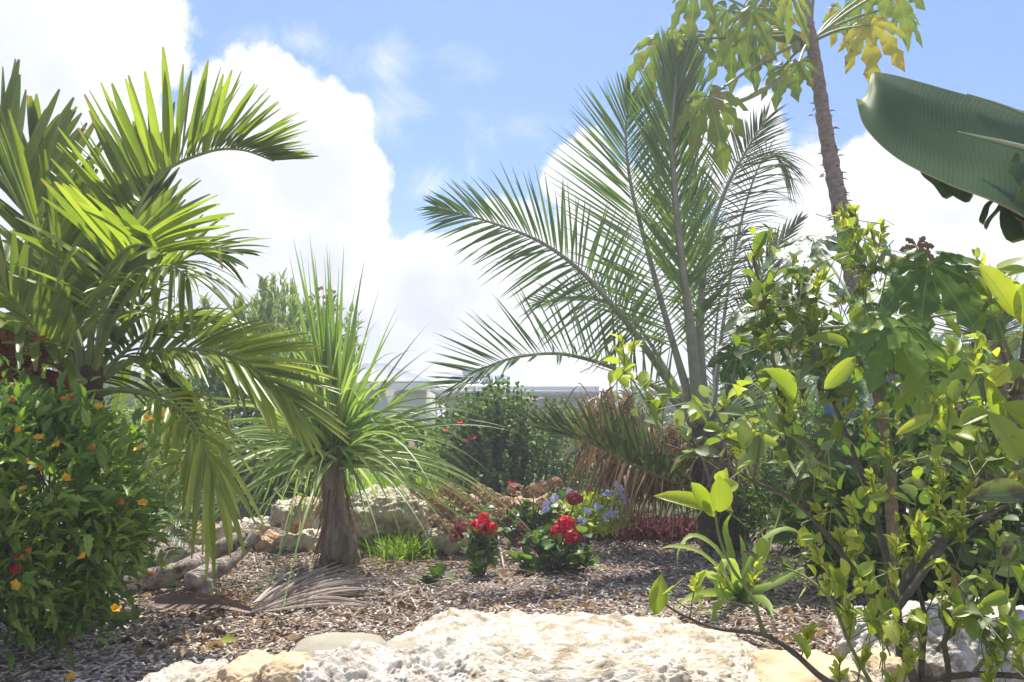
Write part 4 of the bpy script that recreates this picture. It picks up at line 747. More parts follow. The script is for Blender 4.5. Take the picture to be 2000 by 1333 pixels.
# purple ground cover: rosettes nobody would count
rg = np.random.RandomState(141); mb = MB()
for k in range(330):
    b = G(1010+365*rg.rand(), 1055+rg.rand()*14-(6 if rg.rand() < .5 else 0)); b[1] += rg.rand()*.35; n = 12; d = rvec(rg, n); d[:, 2] = abs(d[:, 2])+.75
    scatter(mb, LANCE, b+np.array([0, 0, .01])+d*.01+np.outer(rg.rand(n), [0, 0, .08]), d, rvec(rg, n)+[0, 0, .5], (.05+.05*rg.rand(n)), .0075+.004*rg.rand(n), rg.rand(n))
tag(mb.build('purple_ground_cover', M['purple']), 'mat of wine purple pointed leaves edging the far side of the mulch', 'ground cover', kind='stuff')

# ------------------------------------------------------------------ papaya
def papaya_leaf(root, c, d, nl, size, mat, r, rg, droop=.35, lobes=7, name='leaf'):
    mb = MB(); d = nrm(d); nl = nrm(np.asarray(nl, float)-d*np.dot(nl, d)); x = np.cross(d, nl); ns = 26; v = np.linspace(0, 1, ns)
    for k in range(lobes):
        ang = R(-138+276*k/(lobes-1))+rg.randn()*.04; ln = size*(.62+.38*math.cos(ang*.55))*(1+rg.randn()*.05)
        ax = math.cos(ang)*d+math.sin(ang)*x; sd_ = -math.sin(ang)*d+math.cos(ang)*x
        half = R(276/(lobes-1)/2)
        wedge = v*ln*math.tan(half)*1.04
        teeth = np.interp(v, [0, .30, .36, .46, .54, .60, .68, .76, .82, .90, 1], [.2, .16, .11, .19, .28, .23, .12, .21, .16, .10, .0])*ln
        w = np.minimum(wedge, teeth); w[0] = .0005
        lead = np.interp(v, [.36, .54, .6, .76, .82, 1], [0, .05, .01, .04, .01, 0])*ln        # side lobes point forward
        rad_ = v*ln; p = c+np.outer(rad_, ax)-np.outer(droop*size*(v*ln/size)**2, UP)+np.outer(.03*size*np.sin(v*5+k), nl)
        u5 = np.array([-1, -.5, 0, .5, 1]); VV = p[:, None]+sd_[None, None]*(u5[None, :, None]*w[:, None, None])+ax[None, None]*(np.abs(u5)[None, :, None]*lead[:, None, None])+nl[None, None]*((.22*np.abs(u5)[None, :]*w[:, None]*(1+.5*np.sin(v*22)[:, None]))[..., None])
        VV = VV-UP*(.22*w[:, None, None]*np.abs(u5)[None, :, None])
        A = np.stack([np.tile(u5, ns), np.repeat(v, 5), np.full(ns*5, r+.06*rg.randn())], 1); i = (np.arange(ns-1)[:, None]*5+np.arange(4)[None]).ravel()
        mb.add(VV.reshape(-1, 3), np.stack([i, i+1, i+6, i+5], 1), None, A)
    return mb.build(name, M[mat], root)
def papaya_part(root, a, c, size, mat, r, rg, rad=.007, sag=.0, d=None, nl=(0, -.6, .8), droop=.35, lobes=7):
    """petiole from a to the leaf centre c, with the leaf on its end"""
    a = np.asarray(a); c = np.asarray(c); q = catmull([a, (a+c)/2+[0, 0, sag], c], 14)
    lf = papaya_leaf(root, c, d if d is not None else (c-a)*[1, 1, .4]+[0, 0, -.15], nl, size, mat, r, rg, droop, lobes)
    mb = MB(); tube(mb, q, np.linspace(rad, rad*.6, 14), 7); mb.build('petiole', M['petiole'], lf)
rg = np.random.RandomState(151); PY = 5.2
gP = G(1825, 1068); tall = thing('papaya_tree', gP, 'tall papaya tree with slender scarred trunk and drooping lobed leaves', 'papaya tree')
trunk(tall, [gP, P(1800,900,PY-.1), P(1765,800,PY-.1), P(1715,690,PY), P(1675,560,PY), P(1641,405,PY), P(1615,270,PY), P(1592,120,PY), P(1575,30,PY), P(1568,-40,PY)], [.16, .145, .13, .095, .070, .058, .050, .044, .041, .037], 'trunk_papaya', n=150, k=20, rough=.13, rings=42)
mb = MB()
for k in range(46):                             # old leaf stubs on the trunk
    t_ = rg.rand(); a = rg.rand()*2*math.pi; b = P(1600+44*t_, 200+230*t_, PY)+np.array([math.cos(a), math.sin(a), 0])*.055; scatter(mb, LANCE, [b], [[math.cos(a), math.sin(a), .2]], [[0, 0, 1]], .045, .008, .3)
mb.build('leaf_stubs', M['dead_leaf'], tall)
top = P(1582, 75, PY)
pl = [((1290,85),(1240,150),.55,PY-.2,.30),((1350,75),(1290,100),.5,PY,.24),((1470,25),(1440,60),.4,PY-.4,.26),((1385,190),(1400,180),.55,PY-.5,.30),((1430,80),(1420,130),.35,PY+.3,.27),
      ((1530,130),(1500,150),.42,PY+.3,.22),((1500,-20),(1460,20),.3,PY+.3,.28),((1700,50),(1700,90),.80,PY-.3,.27),((1690,-10),(1720,30),.5,PY+.2,.25),((1600,-120),(1600,-60),.4,PY,.28),((1750,-30),(1770,0),.45,PY-.2,.25),
      ((1360,-30),(1340,20),.45,PY-.1,.26),((1475,70),(1470,110),.45,PY-.2,.24),((1560,125),(1545,150),.45,PY-.35,.17),((1645,20),(1660,50),.5,PY+.35,.24)]
for k, ((cx_, cy_), (tx, ty), r_, Yl, sz) in enumerate(pl+[((1420,20),(1400,60),.35,PY-.1,.24),((1545,-10),(1530,40),.5,PY-.3,.22),((1325,60),(1330,110),.6,PY+.2,.20),((1760,10),(1775,60),.4,PY,.22),((1510,60),(1490,110),.6,PY+.3,.2)]):
    sz *= .95
    c = P(cx_, cy_, Yl); d = P(tx, ty+60, Yl)-c+np.array([0, -.03, 0]); st = top+[0, 0, -.03*(k % 3)]
    papaya_part(tall, st, c, sz, 'papaya', r_+rg.randn()*.04, rg, rad=.014, sag=.03, d=d, nl=(rg.randn()*.4, -.6, .8), droop=.8)
mb = MB(); tube(mb, catmull([P(1578,115,PY), P(1500,170,PY-.2), P(1440,200,PY-.35), P(1370,215,PY-.5)], 20), np.linspace(.023, .012, 20), 8); mb.build('petiole', M['petiole'], tall)
for k, (x, y) in enumerate([(1555,92),(1572,88)]):  # small fruit under the crown
    mb = MB(); rock_mesh(mb, P(x, y, PY-.08), (.028, .028, .045), 9+k, 8, amp=.04, pw=1); mb.build('fruit', M['petiole'], tall)
# young papaya in front
gQ = G(1745, 1225); yp = thing('young_papaya', gQ, 'young papaya with broad dark veined leaves in the right middle', 'papaya tree')
PQ = 2.5; ctr = P(1702, 640, PQ)
trunk(yp, [gQ, P(1742,1000,2.85), P(1730,850,2.7), P(1708,740,2.55), P(1702,640,2.5)], [.024, .021, .018, .015, .012], 'stem_brown', k=10)
ql = [((1742,640),(1690,760),.6,2.15,.165),((1775,640),(1850,700),.8,2.1,.15),((1665,475),(1640,420),.35,2.7,.17),((1740,500),(1700,420),.6,2.7,.19),((1815,520),(1800,620),.35,2.3,.18),((1860,520),(1930,560),.7,2.45,.20),
      ((1590,470),(1540,500),.2,2.9,.20),((1500,600),(1460,640),.1,3.0,.19),((1530,660),(1480,720),.1,2.9,.18),((1800,580),(1900,620),1.0,2.8,.19),((1890,610),(1950,700),1.0,2.7,.19),((1650,570),(1600,520),.2,2.9,.17),
      ((1700,690),(1640,780),.25,2.6,.15),((1930,560),(1990,600),.5,2.7,.19),((1600,640),(1560,700),.2,2.9,.16),((1760,560),(1720,600),.8,2.8,.20),((1440,690),(1400,740),.1,3.1,.13),((1850,680),(1900,740),.95,2.5,.15),((1800,760),(1840,820),.9,2.7,.15)]
for k, ((cx_, cy_), (tx, ty), r_, Yl, sz) in enumerate(ql):
    c = P(cx_, cy_, Yl); d = P(tx, ty, Yl-.05)-c; papaya_part(yp, ctr-[0, 0, .02*(k % 4)], c, sz, 'papaya_low', r_, rg, rad=.0055, sag=.02, d=d, nl=(rg.randn()*.3, -.5, .9), droop=.4)
mb = MB(); papaya_leaf(yp, P(1790, 480, 3.2), (.1, 0, -1), (0, -1, 0), .09, 'dead_leaf', .1, rg, .2, name='withered_leaf')

# ------------------------------------------------------------------ banana
bn = thing('banana_plant', (P(2330, 900, 2.9)*[1, 1, 0]), 'banana plant whose huge dark leaf hangs in at upper right', 'banana plant')
trunk(bn, [P(2330,900,2.9)*[1, 1, 0], P(2300,600,2.9), P(2260,400,2.9)], [.11, .09, .06], 'trunk_palm')
m, t = newmat('banana_leaf'); at = t.nodes.new('ShaderNodeAttribute'); at.attribute_name = 'luv'; sp = t.nodes.new('ShaderNodeSeparateXYZ'); t.links.new(at.outputs['Vector'], sp.inputs[0])
wv = mth('SINE', mth('ADD', mth('MULTIPLY', sp.outputs[1], 420.0, tree=t), mth('MULTIPLY', mth('ABSOLUTE', sp.outputs[0], tree=t), 22.0, tree=t), tree=t), tree=t)
tc = t.nodes.new('ShaderNodeTexCoord')
col = mixc(t, mth('ADD', mth('MULTIPLY', wv, .09, tree=t), mth('MULTIPLY', tnoise(t, 3, 5, .6, tc.outputs['Object']), .6, tree=t), tree=t), (.04,.085,.022), (.085,.145,.035))
mk = t.nodes.new('ShaderNodeMapRange'); mk.inputs[1].default_value = .96; mk.inputs[2].default_value = .975; t.links.new(mth('ADD', sp.outputs[1], mth('MULTIPLY', tnoise(t, 12, 3, .6, tc.outputs['Object']), .02, tree=t), tree=t), mk.inputs[0]); col = mixc(t, mk.outputs[0], col, (.25,.32,.07))
sn = t.nodes.new('ShaderNodeMapRange'); sn.inputs[1].default_value = .66; sn.inputs[2].default_value = .74; t.links.new(tnoise(t, 9, 6, .7, tc.outputs['Object']), sn.inputs[0]); col = mixc(t, mth('MULTIPLY', sn.outputs[0], .7, tree=t), col, (.20,.17,.06))
ed_ = t.nodes.new('ShaderNodeMapRange'); ed_.inputs[1].default_value = .955; ed_.inputs[2].default_value = 1.0; t.links.new(mth('ABSOLUTE', sp.outputs[0], tree=t), ed_.inputs[0]); col = mixc(t, ed_.outputs[0], col, (.24,.17,.08))
pr = t.nodes.new('ShaderNodeBsdfPrincipled'); t.links.new(col, pr.inputs['Base Color']); pr.inputs['Roughness'].default_value = .6; pr.inputs['Specular IOR Level'].default_value = .25
b = t.nodes.new('ShaderNodeBump'); b.inputs['Strength'].default_value = .10; b.inputs['Distance'].default_value = .002; t.links.new(wv, b.inputs['Height']); t.links.new(b.outputs[0], pr.inputs['Normal'])
trn = t.nodes.new('ShaderNodeBsdfTranslucent'); t.links.new(mixc(t, 1.0, col, (.75, .9, .35), 'MULTIPLY'), trn.inputs[0]); ms = t.nodes.new('ShaderNodeMixShader'); ms.inputs[0].default_value = .18
t.links.new(pr.outputs[0], ms.inputs[1]); t.links.new(trn.outputs[0], ms.inputs[2]); o = t.nodes.new('ShaderNodeOutputMaterial'); t.links.new(ms.outputs[0], o.inputs[0]); M['banana'] = m
M['rib_pale'] = solidmat('rib_pale', [(.3, (.26,.33,.18)), (.7, (.36,.43,.26))], 12, rough=.5, bump=.1)
# loft: far edge, crease, midrib, belly, near edge   (v runs from the stem to the tip)
ce = [[(2260,330,2.7),(2100,250,2.6),(1950,203,2.5),(1850,175,2.42),(1760,150,2.38),(1712,141,2.35),(1702,146,2.34)],
      [(2260,350,2.62),(2100,280,2.5),(1950,228,2.4),(1850,205,2.34),(1765,175,2.3),(1715,152,2.3),(1698,160,2.3)],
      [(2260,370,2.6),(2100,315,2.42),(1990,284,2.34),(1870,258,2.28),(1780,215,2.26),(1720,175,2.26),(1690,190,2.28)],
      [(2260,450,2.42),(2100,400,2.25),(1985,350,2.18),(1870,325,2.16),(1775,285,2.16),(1712,225,2.2),(1680,195,2.28)],
      [(2260,540,2.3),(2100,480,2.1),(1960,404,2.05),(1850,360,2.05),(1752,310,2.08),(1690,250,2.14),(1671,192,2.25)]]
nv = 80; cu = [catmull([P(*q) for q in l], nv) for l in ce]; us = np.linspace(0, 4, 41); mb = MB(); VV = []; AA = []
for u in us:
    i = min(3, int(u)); f = u-i; a_, b_ = cu[i], cu[i+1]; f2 = f
    VV.append(a_*(1-f2)+b_*f2); AA.append(np.stack([np.full(nv, (u-2)/2), np.linspace(0, 1, nv), np.full(nv, .5)], 1))
VV = np.array(VV); 
for _ in range(6): VV[1:-1] = .25*VV[:-2]+.5*VV[1:-1]+.25*VV[2:]
i = (np.arange(40)[:, None]*nv+np.arange(nv-1)[None]).ravel(); mb.add(VV.reshape(-1, 3), np.stack([i, i+1, i+nv+1, i+nv], 1), None, np.array(AA).reshape(-1, 3))
bl = mb.build('leaf', M['banana'], bn)
mb = MB(); tube(mb, catmull([P(2260,400,2.8), P(2260,372,2.50), P(2100,318,2.31), P(1990,287,2.22), P(1920,270,2.19), P(1872,258,2.20)], 40), np.linspace(.020, .0015, 40), 8); mb.build('midrib', M['rib_pale'], bl)
mb = MB(); tube(mb, catmull([P(2260,318,2.68), P(2100,262,2.55), P(2000,222,2.46), P(1940,200,2.42), P(1888,184,2.40)], 30), np.linspace(.009, .002, 30), 6); mb.build('fold_highlight', M['rib_pale'], bl)  # added pale tube standing for the highlight on the far fold
rg = np.random.RandomState(161)
for l, w_ in [([(1960,385,2.15),(1935,400,2.15),(1925,420,2.15),(1918,438,2.15)], .016), ([(1965,380,2.2),(1955,405,2.2),(1935,430,2.2),(1925,448,2.2)], .013), ([(1985,370,2.2),(1975,400,2.2),(1960,415,2.2)], .03), ([(2000,320,2.2),(1990,380,2.15),(1985,430,2.15),(1998,470,2.15)], .05), ([(2040,350,2.1),(2020,400,2.1),(2005,440,2.1)], .06),
              ([(1990,300,2.25),(1985,340,2.25),(1990,380,2.25)], .02), ([(1840,340,2.5),(1870,365,2.5),(1900,385,2.5)], .035), ([(1800,325,2.5),(1835,350,2.5),(1858,385,2.5)], .03), ([(1870,350,2.5),(1880,370,2.5),(1882,388,2.5)], .01)]:
    mb = MB(); q = catmull([P(*z) for z in l], 12); strip(mb, q, np.tile([.8, .3, .5], (12, 1)), w_*np.array([.5,.8,.95,1,1,1,1.0,1.0,.98,.95,.9,.6]), .3, r=.5); mb.build('torn_strip', M['banana'], bn)
for k in range(5):
    mb = MB(); q = catmull([P(1990-3*k, 400+6*k, 2.2), P(1992, 440+5*k, 2.18), P(1994+k, 462+3*k, 2.18)], 8); tube(mb, q, [.008,.012,.013,.013,.013,.012,.009,.004], 8, r=.8); mb.build('fruit', M['petiole'], bn) if k < 3 else None

# ------------------------------------------------------------------ citrus-like shrub, right foreground
ct = thing('citrus_shrub', P(1810, 1440, 1.9)*[1, 1, 0], 'young broad leaved shrub with yellow green shoots filling the right foreground', 'shrub')
rg = np.random.RandomState(171)
br = [([(1810,1440,1.9),(1790,1340,1.9),(1740,1230,1.95),(1650,1090,2.0),(1560,985,2.05),(1480,945,2.05),(1400,905,2.05),(1300,868,2.1)], .016, .003, .14),
      ([(1810,1440,1.9),(1730,1370,1.85),(1620,1333,1.8),(1550,1275,1.8),(1490,1240,1.8),(1400,1228,1.8),(1330,1200,1.8),(1285,1170,1.8)], .012, .002, .12),
      ([(1490,1240,1.8),(1470,1170,1.8),(1430,1110,1.85),(1405,1050,1.85),(1395,985,1.85)], .006, .003, .1), ([(1500,1245,1.8),(1470,1190,1.85),(1420,1170,1.85),(1400,1120,1.9)], .004, .002, .1),
      ([(1760,1280,1.9),(1745,1150,2.0),(1710,1010,2.1),(1665,880,2.2),(1620,760,2.25),(1590,640,2.3),(1570,540,2.3)], .015, .003, .8),
      ([(1585,1010,2.05),(1545,900,2.1),(1530,800,2.15),(1510,700,2.2),(1495,600,2.2),(1470,500,2.2)], .008, .003, .8),
      ([(1740,1190,1.9),(1800,1090,1.95),(1860,1025,2.0),(1920,930,2.0),(1950,840,2.0),(1990,730,2.0),(2010,600,2.0)], .019, .006, .6),
      ([(1745,1200,1.88),(1810,1110,1.9),(1870,1040,1.93),(1940,1000,1.95),(2020,960,1.95)], .012, .005, .5), ([(1800,1440,1.9),(1800,1300,1.92),(1805,1200,1.95),(1780,1110,2.0)], .012, .005, .3),
      ([(1800,1440,1.9),(1850,1333,1.85),(1845,1250,1.8),(1870,1200,1.8)], .012, .004, .5), ([(1800,1330,1.9),(1900,1318,1.8),(2000,1322,1.7),(2080,1330,1.7)], .010, .006, .2), ([(1900,1318,1.8),(1950,1250,1.75),(1980,1180,1.7),(2000,1120,1.7)], .006, .003, .6),
      ([(1830,1270,1.85),(1880,1210,1.8),(1930,1150,1.8),(1960,1060,1.8)], .006, .003, .6), ([(1640,760,2.25),(1680,660,2.3),(1690,560,2.35),(1670,470,2.35),(1660,430,2.35)], .006, .002, .7), ([(1690,560,2.35),(1720,500,2.35),(1745,470,2.35)], .004, .002, .5),
      ([(1700,1333,1.8),(1660,1260,1.8),(1620,1170,1.8),(1560,1120,1.85),(1480,1100,1.9)], .006, .002, .6), ([(1950,840,2.0),(1900,800,2.0),(1860,740,2.05),(1850,700,2.05)], .006, .002, .7), ([(1990,730,2.0),(1960,660,1.95),(1940,600,1.95),(1930,560,1.95)], .006, .002, .7),
      ([(1700,980,2.1),(1760,880,2.15),(1800,820,2.15)], .005, .002, .6), ([(1480,945,2.05),(1440,880,2.05),(1410,830,2.05),(1385,780,2.05)], .005, .002, .5), ([(1300,868,2.1),(1270,800,2.1),(1240,750,2.1),(1215,720,2.1)], .004, .002, .6)]
bl_pts = []
for q, (l, r0, r1, dens) in enumerate(br):
    p = catmull(px_line(l), 50); mb = MB(); tube(mb, p, np.linspace(r0*.8, r1*.85, 50)*(1+.06*rg.randn(50)), 9, r=.5, rough=.1, seed=q); mb.build('branch', M['stem_brown'] if r0 > .0075 else M['stem_green'], ct)
    seg = np.linalg.norm(np.diff(p, axis=0), axis=1).sum(); bl_pts.append((p, seg, dens, r0))
OV = [OVAL, leaf_t(8, 1.25, .3, .5, .6), leaf_t(8, .95, .5, .35, .5), leaf_t(8, 1.1, -.12, .2, .55), leaf_t(8, 1.3, .1, .7, .5)]
def put(mb, pos, d, L, Wd, r, nl=None, tm=None):
    tm = tm or OV[rg.randint(0, 5)]
    pos = np.atleast_2d(pos); scatter(mb, tm, pos, np.atleast_2d(d), rvec(rg, len(pos))*.6+np.array([0, -.6, .8]) if nl is None else np.atleast_2d(nl), L, Wd, r)
mL, mO, mY, mS = MB(), MB(), MB(), MB()
for p, seg, dens, r0 in bl_pts:
    n = int(seg*30*dens); T = tangents(p)
    i0 = 18 if r0 > .01 else 8
    for k in range(n):
        i = rg.randint(i0, 50); a = rvec(rg, 1)[0]; d = nrm(a+T[i]*.7+[0, 0, .5]); b = p[i]+d*.012; old = rg.rand() < .45; l = .036+.034*rg.rand()
        put(mO if old else mL, b, d, l, l*(.24+.07*rg.rand()), rg.rand()*.9 if old else .1+.75*rg.rand())
    for k in range(int(seg*9*dens)+1):           # young upright shoots with narrow bright leaves
        i = rg.randint(i0, 50); a = nrm(rvec(rg, 1)[0]*.55+[0, -.1, 1]); l = .05+.10*rg.rand(); e = p[i]+a*l; tube(mS, catmull([p[i], (p[i]+e)/2+rg.randn(3)*.006, e], 6), .0018, 5, r=.8)
        m = 9; u = .3+.7*rg.rand(m, 1); dd = nrm(rvec(rg, m)*.65+a*.9); put(mY, p[i]+(e-p[i])*u, dd, .018+.026*rg.rand(m), .0065, .72+.28*rg.rand(m), tm=LEAF)
# leaf clusters (pixel centre, depth, spread px, count, mean leaf length, r range, old fraction)
skipc = {(1680,640)}
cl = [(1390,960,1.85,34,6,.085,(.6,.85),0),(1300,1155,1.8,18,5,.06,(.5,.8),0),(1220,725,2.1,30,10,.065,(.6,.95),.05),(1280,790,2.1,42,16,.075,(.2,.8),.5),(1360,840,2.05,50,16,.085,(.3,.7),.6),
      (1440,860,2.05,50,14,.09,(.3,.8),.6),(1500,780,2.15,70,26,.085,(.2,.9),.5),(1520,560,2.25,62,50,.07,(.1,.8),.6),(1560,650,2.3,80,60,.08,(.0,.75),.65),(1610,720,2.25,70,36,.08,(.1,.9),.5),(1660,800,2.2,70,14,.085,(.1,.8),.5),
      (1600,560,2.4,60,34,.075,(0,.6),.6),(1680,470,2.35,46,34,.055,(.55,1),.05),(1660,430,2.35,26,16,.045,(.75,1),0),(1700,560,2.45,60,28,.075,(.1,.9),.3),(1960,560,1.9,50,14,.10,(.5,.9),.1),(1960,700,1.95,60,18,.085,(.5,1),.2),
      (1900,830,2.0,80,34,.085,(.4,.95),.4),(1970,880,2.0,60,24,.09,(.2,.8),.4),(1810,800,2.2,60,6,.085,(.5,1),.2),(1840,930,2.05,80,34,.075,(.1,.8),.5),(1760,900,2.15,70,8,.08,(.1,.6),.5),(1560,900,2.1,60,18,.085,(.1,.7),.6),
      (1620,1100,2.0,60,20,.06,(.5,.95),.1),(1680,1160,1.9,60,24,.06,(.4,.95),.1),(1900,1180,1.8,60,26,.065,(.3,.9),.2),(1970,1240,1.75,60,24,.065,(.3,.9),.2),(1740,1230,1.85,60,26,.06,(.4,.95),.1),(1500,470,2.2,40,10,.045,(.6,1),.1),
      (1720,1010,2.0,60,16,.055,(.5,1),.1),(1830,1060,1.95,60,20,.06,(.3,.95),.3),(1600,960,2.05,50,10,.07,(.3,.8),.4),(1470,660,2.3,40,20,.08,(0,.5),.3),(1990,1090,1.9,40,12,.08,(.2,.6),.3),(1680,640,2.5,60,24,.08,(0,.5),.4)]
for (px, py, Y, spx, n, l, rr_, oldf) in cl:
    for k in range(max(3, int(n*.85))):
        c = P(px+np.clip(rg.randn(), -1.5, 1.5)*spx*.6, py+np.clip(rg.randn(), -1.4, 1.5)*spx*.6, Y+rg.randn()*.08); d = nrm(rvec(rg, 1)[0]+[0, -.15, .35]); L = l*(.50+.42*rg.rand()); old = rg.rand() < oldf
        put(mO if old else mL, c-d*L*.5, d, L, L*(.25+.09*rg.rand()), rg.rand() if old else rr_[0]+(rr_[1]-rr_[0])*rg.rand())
        if rg.rand() < .8: tube(mS, np.array([c-d*L*.5, c-d*L*.5-nrm(d+[0, 0, .6])*.07]), .0014, 4, cap=False)
yl = [(1700,925,2.0),(1715,960,2.0),(1830,900,1.95),(1840,940,1.95),(1900,920,1.95),(1790,1020,1.9),(1800,1060,1.9),(1870,1020,1.9),(1880,1000,1.95),(1660,980,2.0),(1820,960,1.9),(1750,1060,1.9),(1740,1120,1.85),(1720,1170,1.85),(1640,1290,1.85),(1700,1100,1.95),(1720,1220,1.85),(1950,1150,1.8),(1960,1220,1.75),
      (1990,1280,1.7),(1770,1240,1.85),(1800,1210,1.85),(1580,1230,1.85),(1740,1330,1.8),(1780,1280,1.8),(1690,820,2.1),(1660,440,2.35),(1700,450,2.35),(1660,410,2.35),(1480,480,2.2),(1620,1120,1.95),(1860,780,2.0),(1590,1060,2.0),(1640,1040,2.0),(1930,1290,1.75),(1690,1270,1.85)]
for (px, py, Y) in yl:
    c = P(px, py, Y); a = nrm(rvec(rg, 1)[0]*.3+[0, 0, 1]); tube(mS, np.array([c-a*.075, c]), .0018, 5, r=.8); m = 15; u = rg.rand(m, 1)
    put(mY, c-a*.06*u, nrm(rvec(rg, m)*.6+a*.9), .018+.022*rg.rand(m), .0065, .75+.25*rg.rand(m), tm=LEAF)
# big single leaves the photo shows
for (x0, y0, x1, y1, Y, w_, r_, old) in [(2010,970,1918,960,1.7,.028,.35,1),(1985,620,1925,520,1.85,.03,.85,0),(2000,640,2000,560,1.85,.028,.75,0),(1545,790,1500,722,1.95,.024,.65,0),(1610,760,1670,700,2.0,.022,.8,0),(1405,1000,1405,935,1.78,.025,.72,0),(1390,1000,1310,958,1.8,.019,.75,0),(1395,1010,1345,945,1.8,.02,.7,0),
                                 (1520,870,1430,850,1.95,.018,.85,0),(1750,850,1820,815,2.0,.014,.9,0),(1960,850,1915,740,1.9,.02,.7,0),(1280,1200,1290,1135,1.78,.02,.6,0),(1480,880,1420,860,2,.027,.4,1),(1990,900,1960,820,1.8,.03,.7,0),(2010,850,1960,790,1.85,.026,.7,0),(1655,680,1600,650,2.1,.02,.6,0),(1930,880,1890,850,1.9,.026,.65,0),
                                 (1700,1240,1690,1190,1.8,.014,.6,0),(1630,1170,1625,1110,1.85,.016,.6,0),(1850,1170,1870,1120,1.8,.016,.4,1),(2005,1160,1985,1110,1.7,.02,.2,0)]:
    a = P(x0, y0, Y); b = P(x1, y1, Y-.03); put(mO if old else mL, a, b-a, np.linalg.norm(b-a)*1.05, w_, r_, nl=[rg.randn()*.25, -1, .45])
mL.build('foliage', M['citrus'], ct); mO.build('old_foliage', M['citrus_old'], ct)['label'] = 'dull blotched grey green older leaves'; mY.build('young_shoots', M['citrus'], ct)['label'] = 'small yellow green new leaves'; mS.build('twigs', M['stem_green'], ct)['kind'] = 'stuff'
# blue planter and small agave glimpsed between the branches
bp = MB(); c = P(1645, 785, 6.2); a = np.arange(24)*2*math.pi/24; prof = [(0, .10), (.0, .12), (.35, .17), (.40, .185), (.42, .185), (.42, .16), (.38, .15)]
Vp = np.array([[c[0]+r*math.cos(q), c[1]+r*math.sin(q), c[2]-.21+h] for h, r in prof for q in a]); i = np.arange(len(prof)-1)[:, None]*24; j = np.arange(24)[None]; bp.add(Vp, np.stack([i+j, i+(j+1) % 24, i+24+(j+1) % 24, i+24+j], 2).reshape(-1, 4))
st = thing('planter', (c[0], c[1], 0), 'bright blue pot on a dark pedestal glimpsed behind the citrus branches', 'planter'); bp.build('pot', M['blue_pot'], st)
mb = MB(); tube(mb, [[c[0], c[1], 0], [c[0], c[1], .3], [c[0], c[1], c[2]-.21]], [.13, .1, .12], 16); mb.build('pedestal', M['trunk_dark'], st)

# ------------------------------------------------------------------ house
def box(mb, x0, x1, y0, y1, z0, z1):
    V = [[x, y, z] for z in (z0, z1) for y in (y0, y1) for x in (x0, x1)]
    mb.add(V, [[0,2,3,1],[4,5,7,6],[0,1,5,4],[2,6,7,3],[0,4,6,2],[1,3,7,5]])
def hx(px, Y): return (px-1000)/FPX*Y/ (CP-((666.5-760)/FPX)*SP)
def hz(py, Y): return P(1000, py, Y)[2]
YA, YB = 21.0, 26.0
hs = thing('garden_pavilion', (hx(760, YA), YA+2, 0), 'low pavilion with corrugated white roof left of the dark shrub', 'building')
mb = MB(); box(mb, hx(690, YA), hx(826, YA), YA+.3, YA+4, 0, hz(758, YA)); mb.build('wall', M['wall_paint'], hs)
mb = MB(); x0, x1 = hx(660, YA), hx(842, YA); ze = hz(752, YA); zr = hz(712, YA+2.2); cols = 90; xs = np.linspace(x0, x1, cols); cz = .03*np.cos(np.arange(cols)*math.pi)
xr = np.linspace(hx(680, YA), hx(725, YA), cols)
Vr = np.concatenate([np.stack([xs, np.full(cols, YA), ze+.10+cz], 1), np.stack([xr, np.full(cols, YA+2.2), zr+cz], 1), np.stack([xs, np.full(cols, YA+4.4), ze+.10+cz], 1)])
i = np.arange(cols-1); mb.add(Vr, np.concatenate([np.stack([i, i+1, i+cols+1, i+cols], 1), np.stack([i+cols, i+cols+1, i+2*cols+1, i+2*cols], 1)]))
box(mb, x1-.03, x1+.02, YA, YA+4.4, ze-.12, ze+.05); box(mb, x0, x1-.03, YA+.02, YA+.08, ze-.14, ze+.06)
mb.add([[x1, YA, ze+.1], [x1, YA+4.4, ze+.1], [xr[-1], YA+2.2, zr]], None, [[0, 1, 2]]); mb.build('roof', M['white_paint'], hs, smooth=False)
hb = thing('house', (hx(1000, YB), YB+3, 0), 'white roofed house with solar panels behind the dark shrub', 'house')
zb = hz(772, YB); zt = hz(735, YB+4)
mb = MB(); box(mb, hx(862, YB), hx(1150, YB), YB+1.6, YB+8, 0, zb); mb.build('wall', M['wall_paint'], hb)
mb = MB(); box(mb, hx(815, YB), hx(862, YB)-.02, YB+1.7, YB+1.75, 0, hz(812, YB)); mb.build('doorway_shade', M['dark_open'], hb)  # near-black slab puts the darkness inside the opening into colour
mb = MB(); box(mb, hx(834, YB), hx(846, YB), YB+.2, YB+.4, 0, zb); mb.build('column', M['white_paint'], hb)
mb = MB(); xa, xb = hx(795, YB), hx(1170, YB); ra, rb = hx(930, YB+4), hx(1040, YB+4); yf, yk, ym = YB, YB+8.4, YB+4.2; z1 = zb+.30
mb.add([[xa, yf, z1], [xb, yf, z1], [xb, yk, z1], [xa, yk, z1], [ra, ym, zt], [rb, ym, zt], [xa, yf, zb], [xb, yf, zb], [xb, yk, zb], [xa, yk, zb]], [[0,1,5,4],[2,3,4,5],[6,7,1,0],[7,8,2,1],[8,9,3,2],[9,6,0,3],[9,8,7,6]], [[1,2,5],[3,0,4]])
rf = mb.build('roof', M['white_paint'], hb, smooth=False)
mb = MB(); tube(mb, [[xa, yf-.06, zb+.1], [(xa+xb)/2, yf-.06, zb+.09], [xb, yf-.06, zb+.08]], .07, 8); mb.build('gutter', M['frame_grey'], rf)
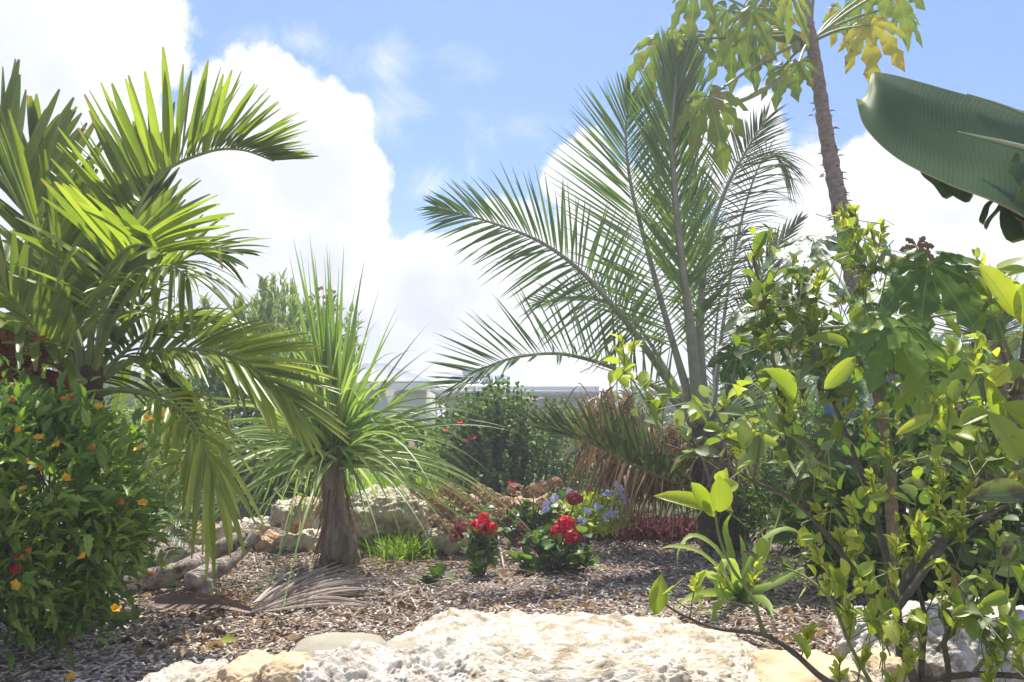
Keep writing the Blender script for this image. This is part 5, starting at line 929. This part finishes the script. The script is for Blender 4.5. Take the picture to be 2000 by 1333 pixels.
for wx in (1075, 1118):
    mb = MB(); a0_, a1_ = hx(wx, YB), hx(wx+26, YB); box(mb, a0_, a1_, YB+1.56, YB+1.6, hz(822, YB), hz(790, YB)); w_ = mb.build('window', M['white_paint'], hb, smooth=False)
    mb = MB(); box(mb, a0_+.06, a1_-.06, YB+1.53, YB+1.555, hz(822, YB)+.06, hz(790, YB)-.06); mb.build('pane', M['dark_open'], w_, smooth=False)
for k in range(4):
    a0 = .12+.13*k; mb = MB(); sl = nrm(np.array([0, ym-yf, zt-z1])); o_ = np.array([xa+(xb-xa)*(.20+.085*k), yf+.8, z1+(zt-z1)*.8/(ym-yf)+.12]); ex = np.array([.46, 0, 0]); ey = sl*2.4; n_ = np.cross(ex, ey); n_ = nrm(n_)*.05
    v = [o_, o_+ex, o_+ex+ey, o_+ey]; v = v+[q-n_ for q in v]; mb.add(v, [[0,1,2,3],[7,6,5,4],[0,4,5,1],[1,5,6,2],[2,6,7,3],[3,7,4,0]]); mb.build('solar_panel', M['panel'], rf, smooth=False)
mb = MB(); q = P(935, 728, YB+1.5); p = catmull([q+[-.55, 0, -.12], q+[.35, 0, .06]], 4); tube(mb, p, [.22, .24, .24, .2], 16); mb.build('water_tank', M['frame_grey'], hb)

gnames = {'rock': 'rocks edging the mulch bed', 'geranium': 'geraniums in the flower bed', 'seedling': 'small seedlings on the mulch', 'grass_clump': 'short green grass clumps', 'tall_grass': 'tall grasses behind the boulder',
          'background_shrub': 'green shrubs behind the bed', 'light_shrub': 'pale shrubs near the house', 'feathery_tree': 'feathery trees behind the palms', 'stick': 'pale sticks on the mulch'}
for o in list(C.objects):
    nm = o.name.split('.')[0]
    if o.parent is None and nm in gnames and not o.get('group'): o['group'] = gnames[nm]
    for kx in ('_o', '_n'):
        if kx in o: del o[kx]
# ------------------------------------------------------------------ added thin scattering volume, lifts the blacks like lens glare
mb = MB(); box(mb, -150, 150, -70, 230, -1.2, 9.0); hzb = mb.mesh('glare_veil', newmat('veil_volume')[0], smooth=False); m = hzb.materials[0]; t = m.node_tree
pv = t.nodes.new('ShaderNodeVolumePrincipled'); pv.inputs['Color'].default_value = (.93, .95, 1, 1); pv.inputs['Density'].default_value = .0085; pv.inputs['Anisotropy'].default_value = .35
o = t.nodes.new('ShaderNodeOutputMaterial'); t.links.new(pv.outputs[0], o.inputs['Volume'])
ho = bpy.data.objects.new('glare_veil', hzb); C.objects.link(ho); tag(ho, 'added thin milky glare veil filling the whole garden', 'glare_veil', kind='stuff')
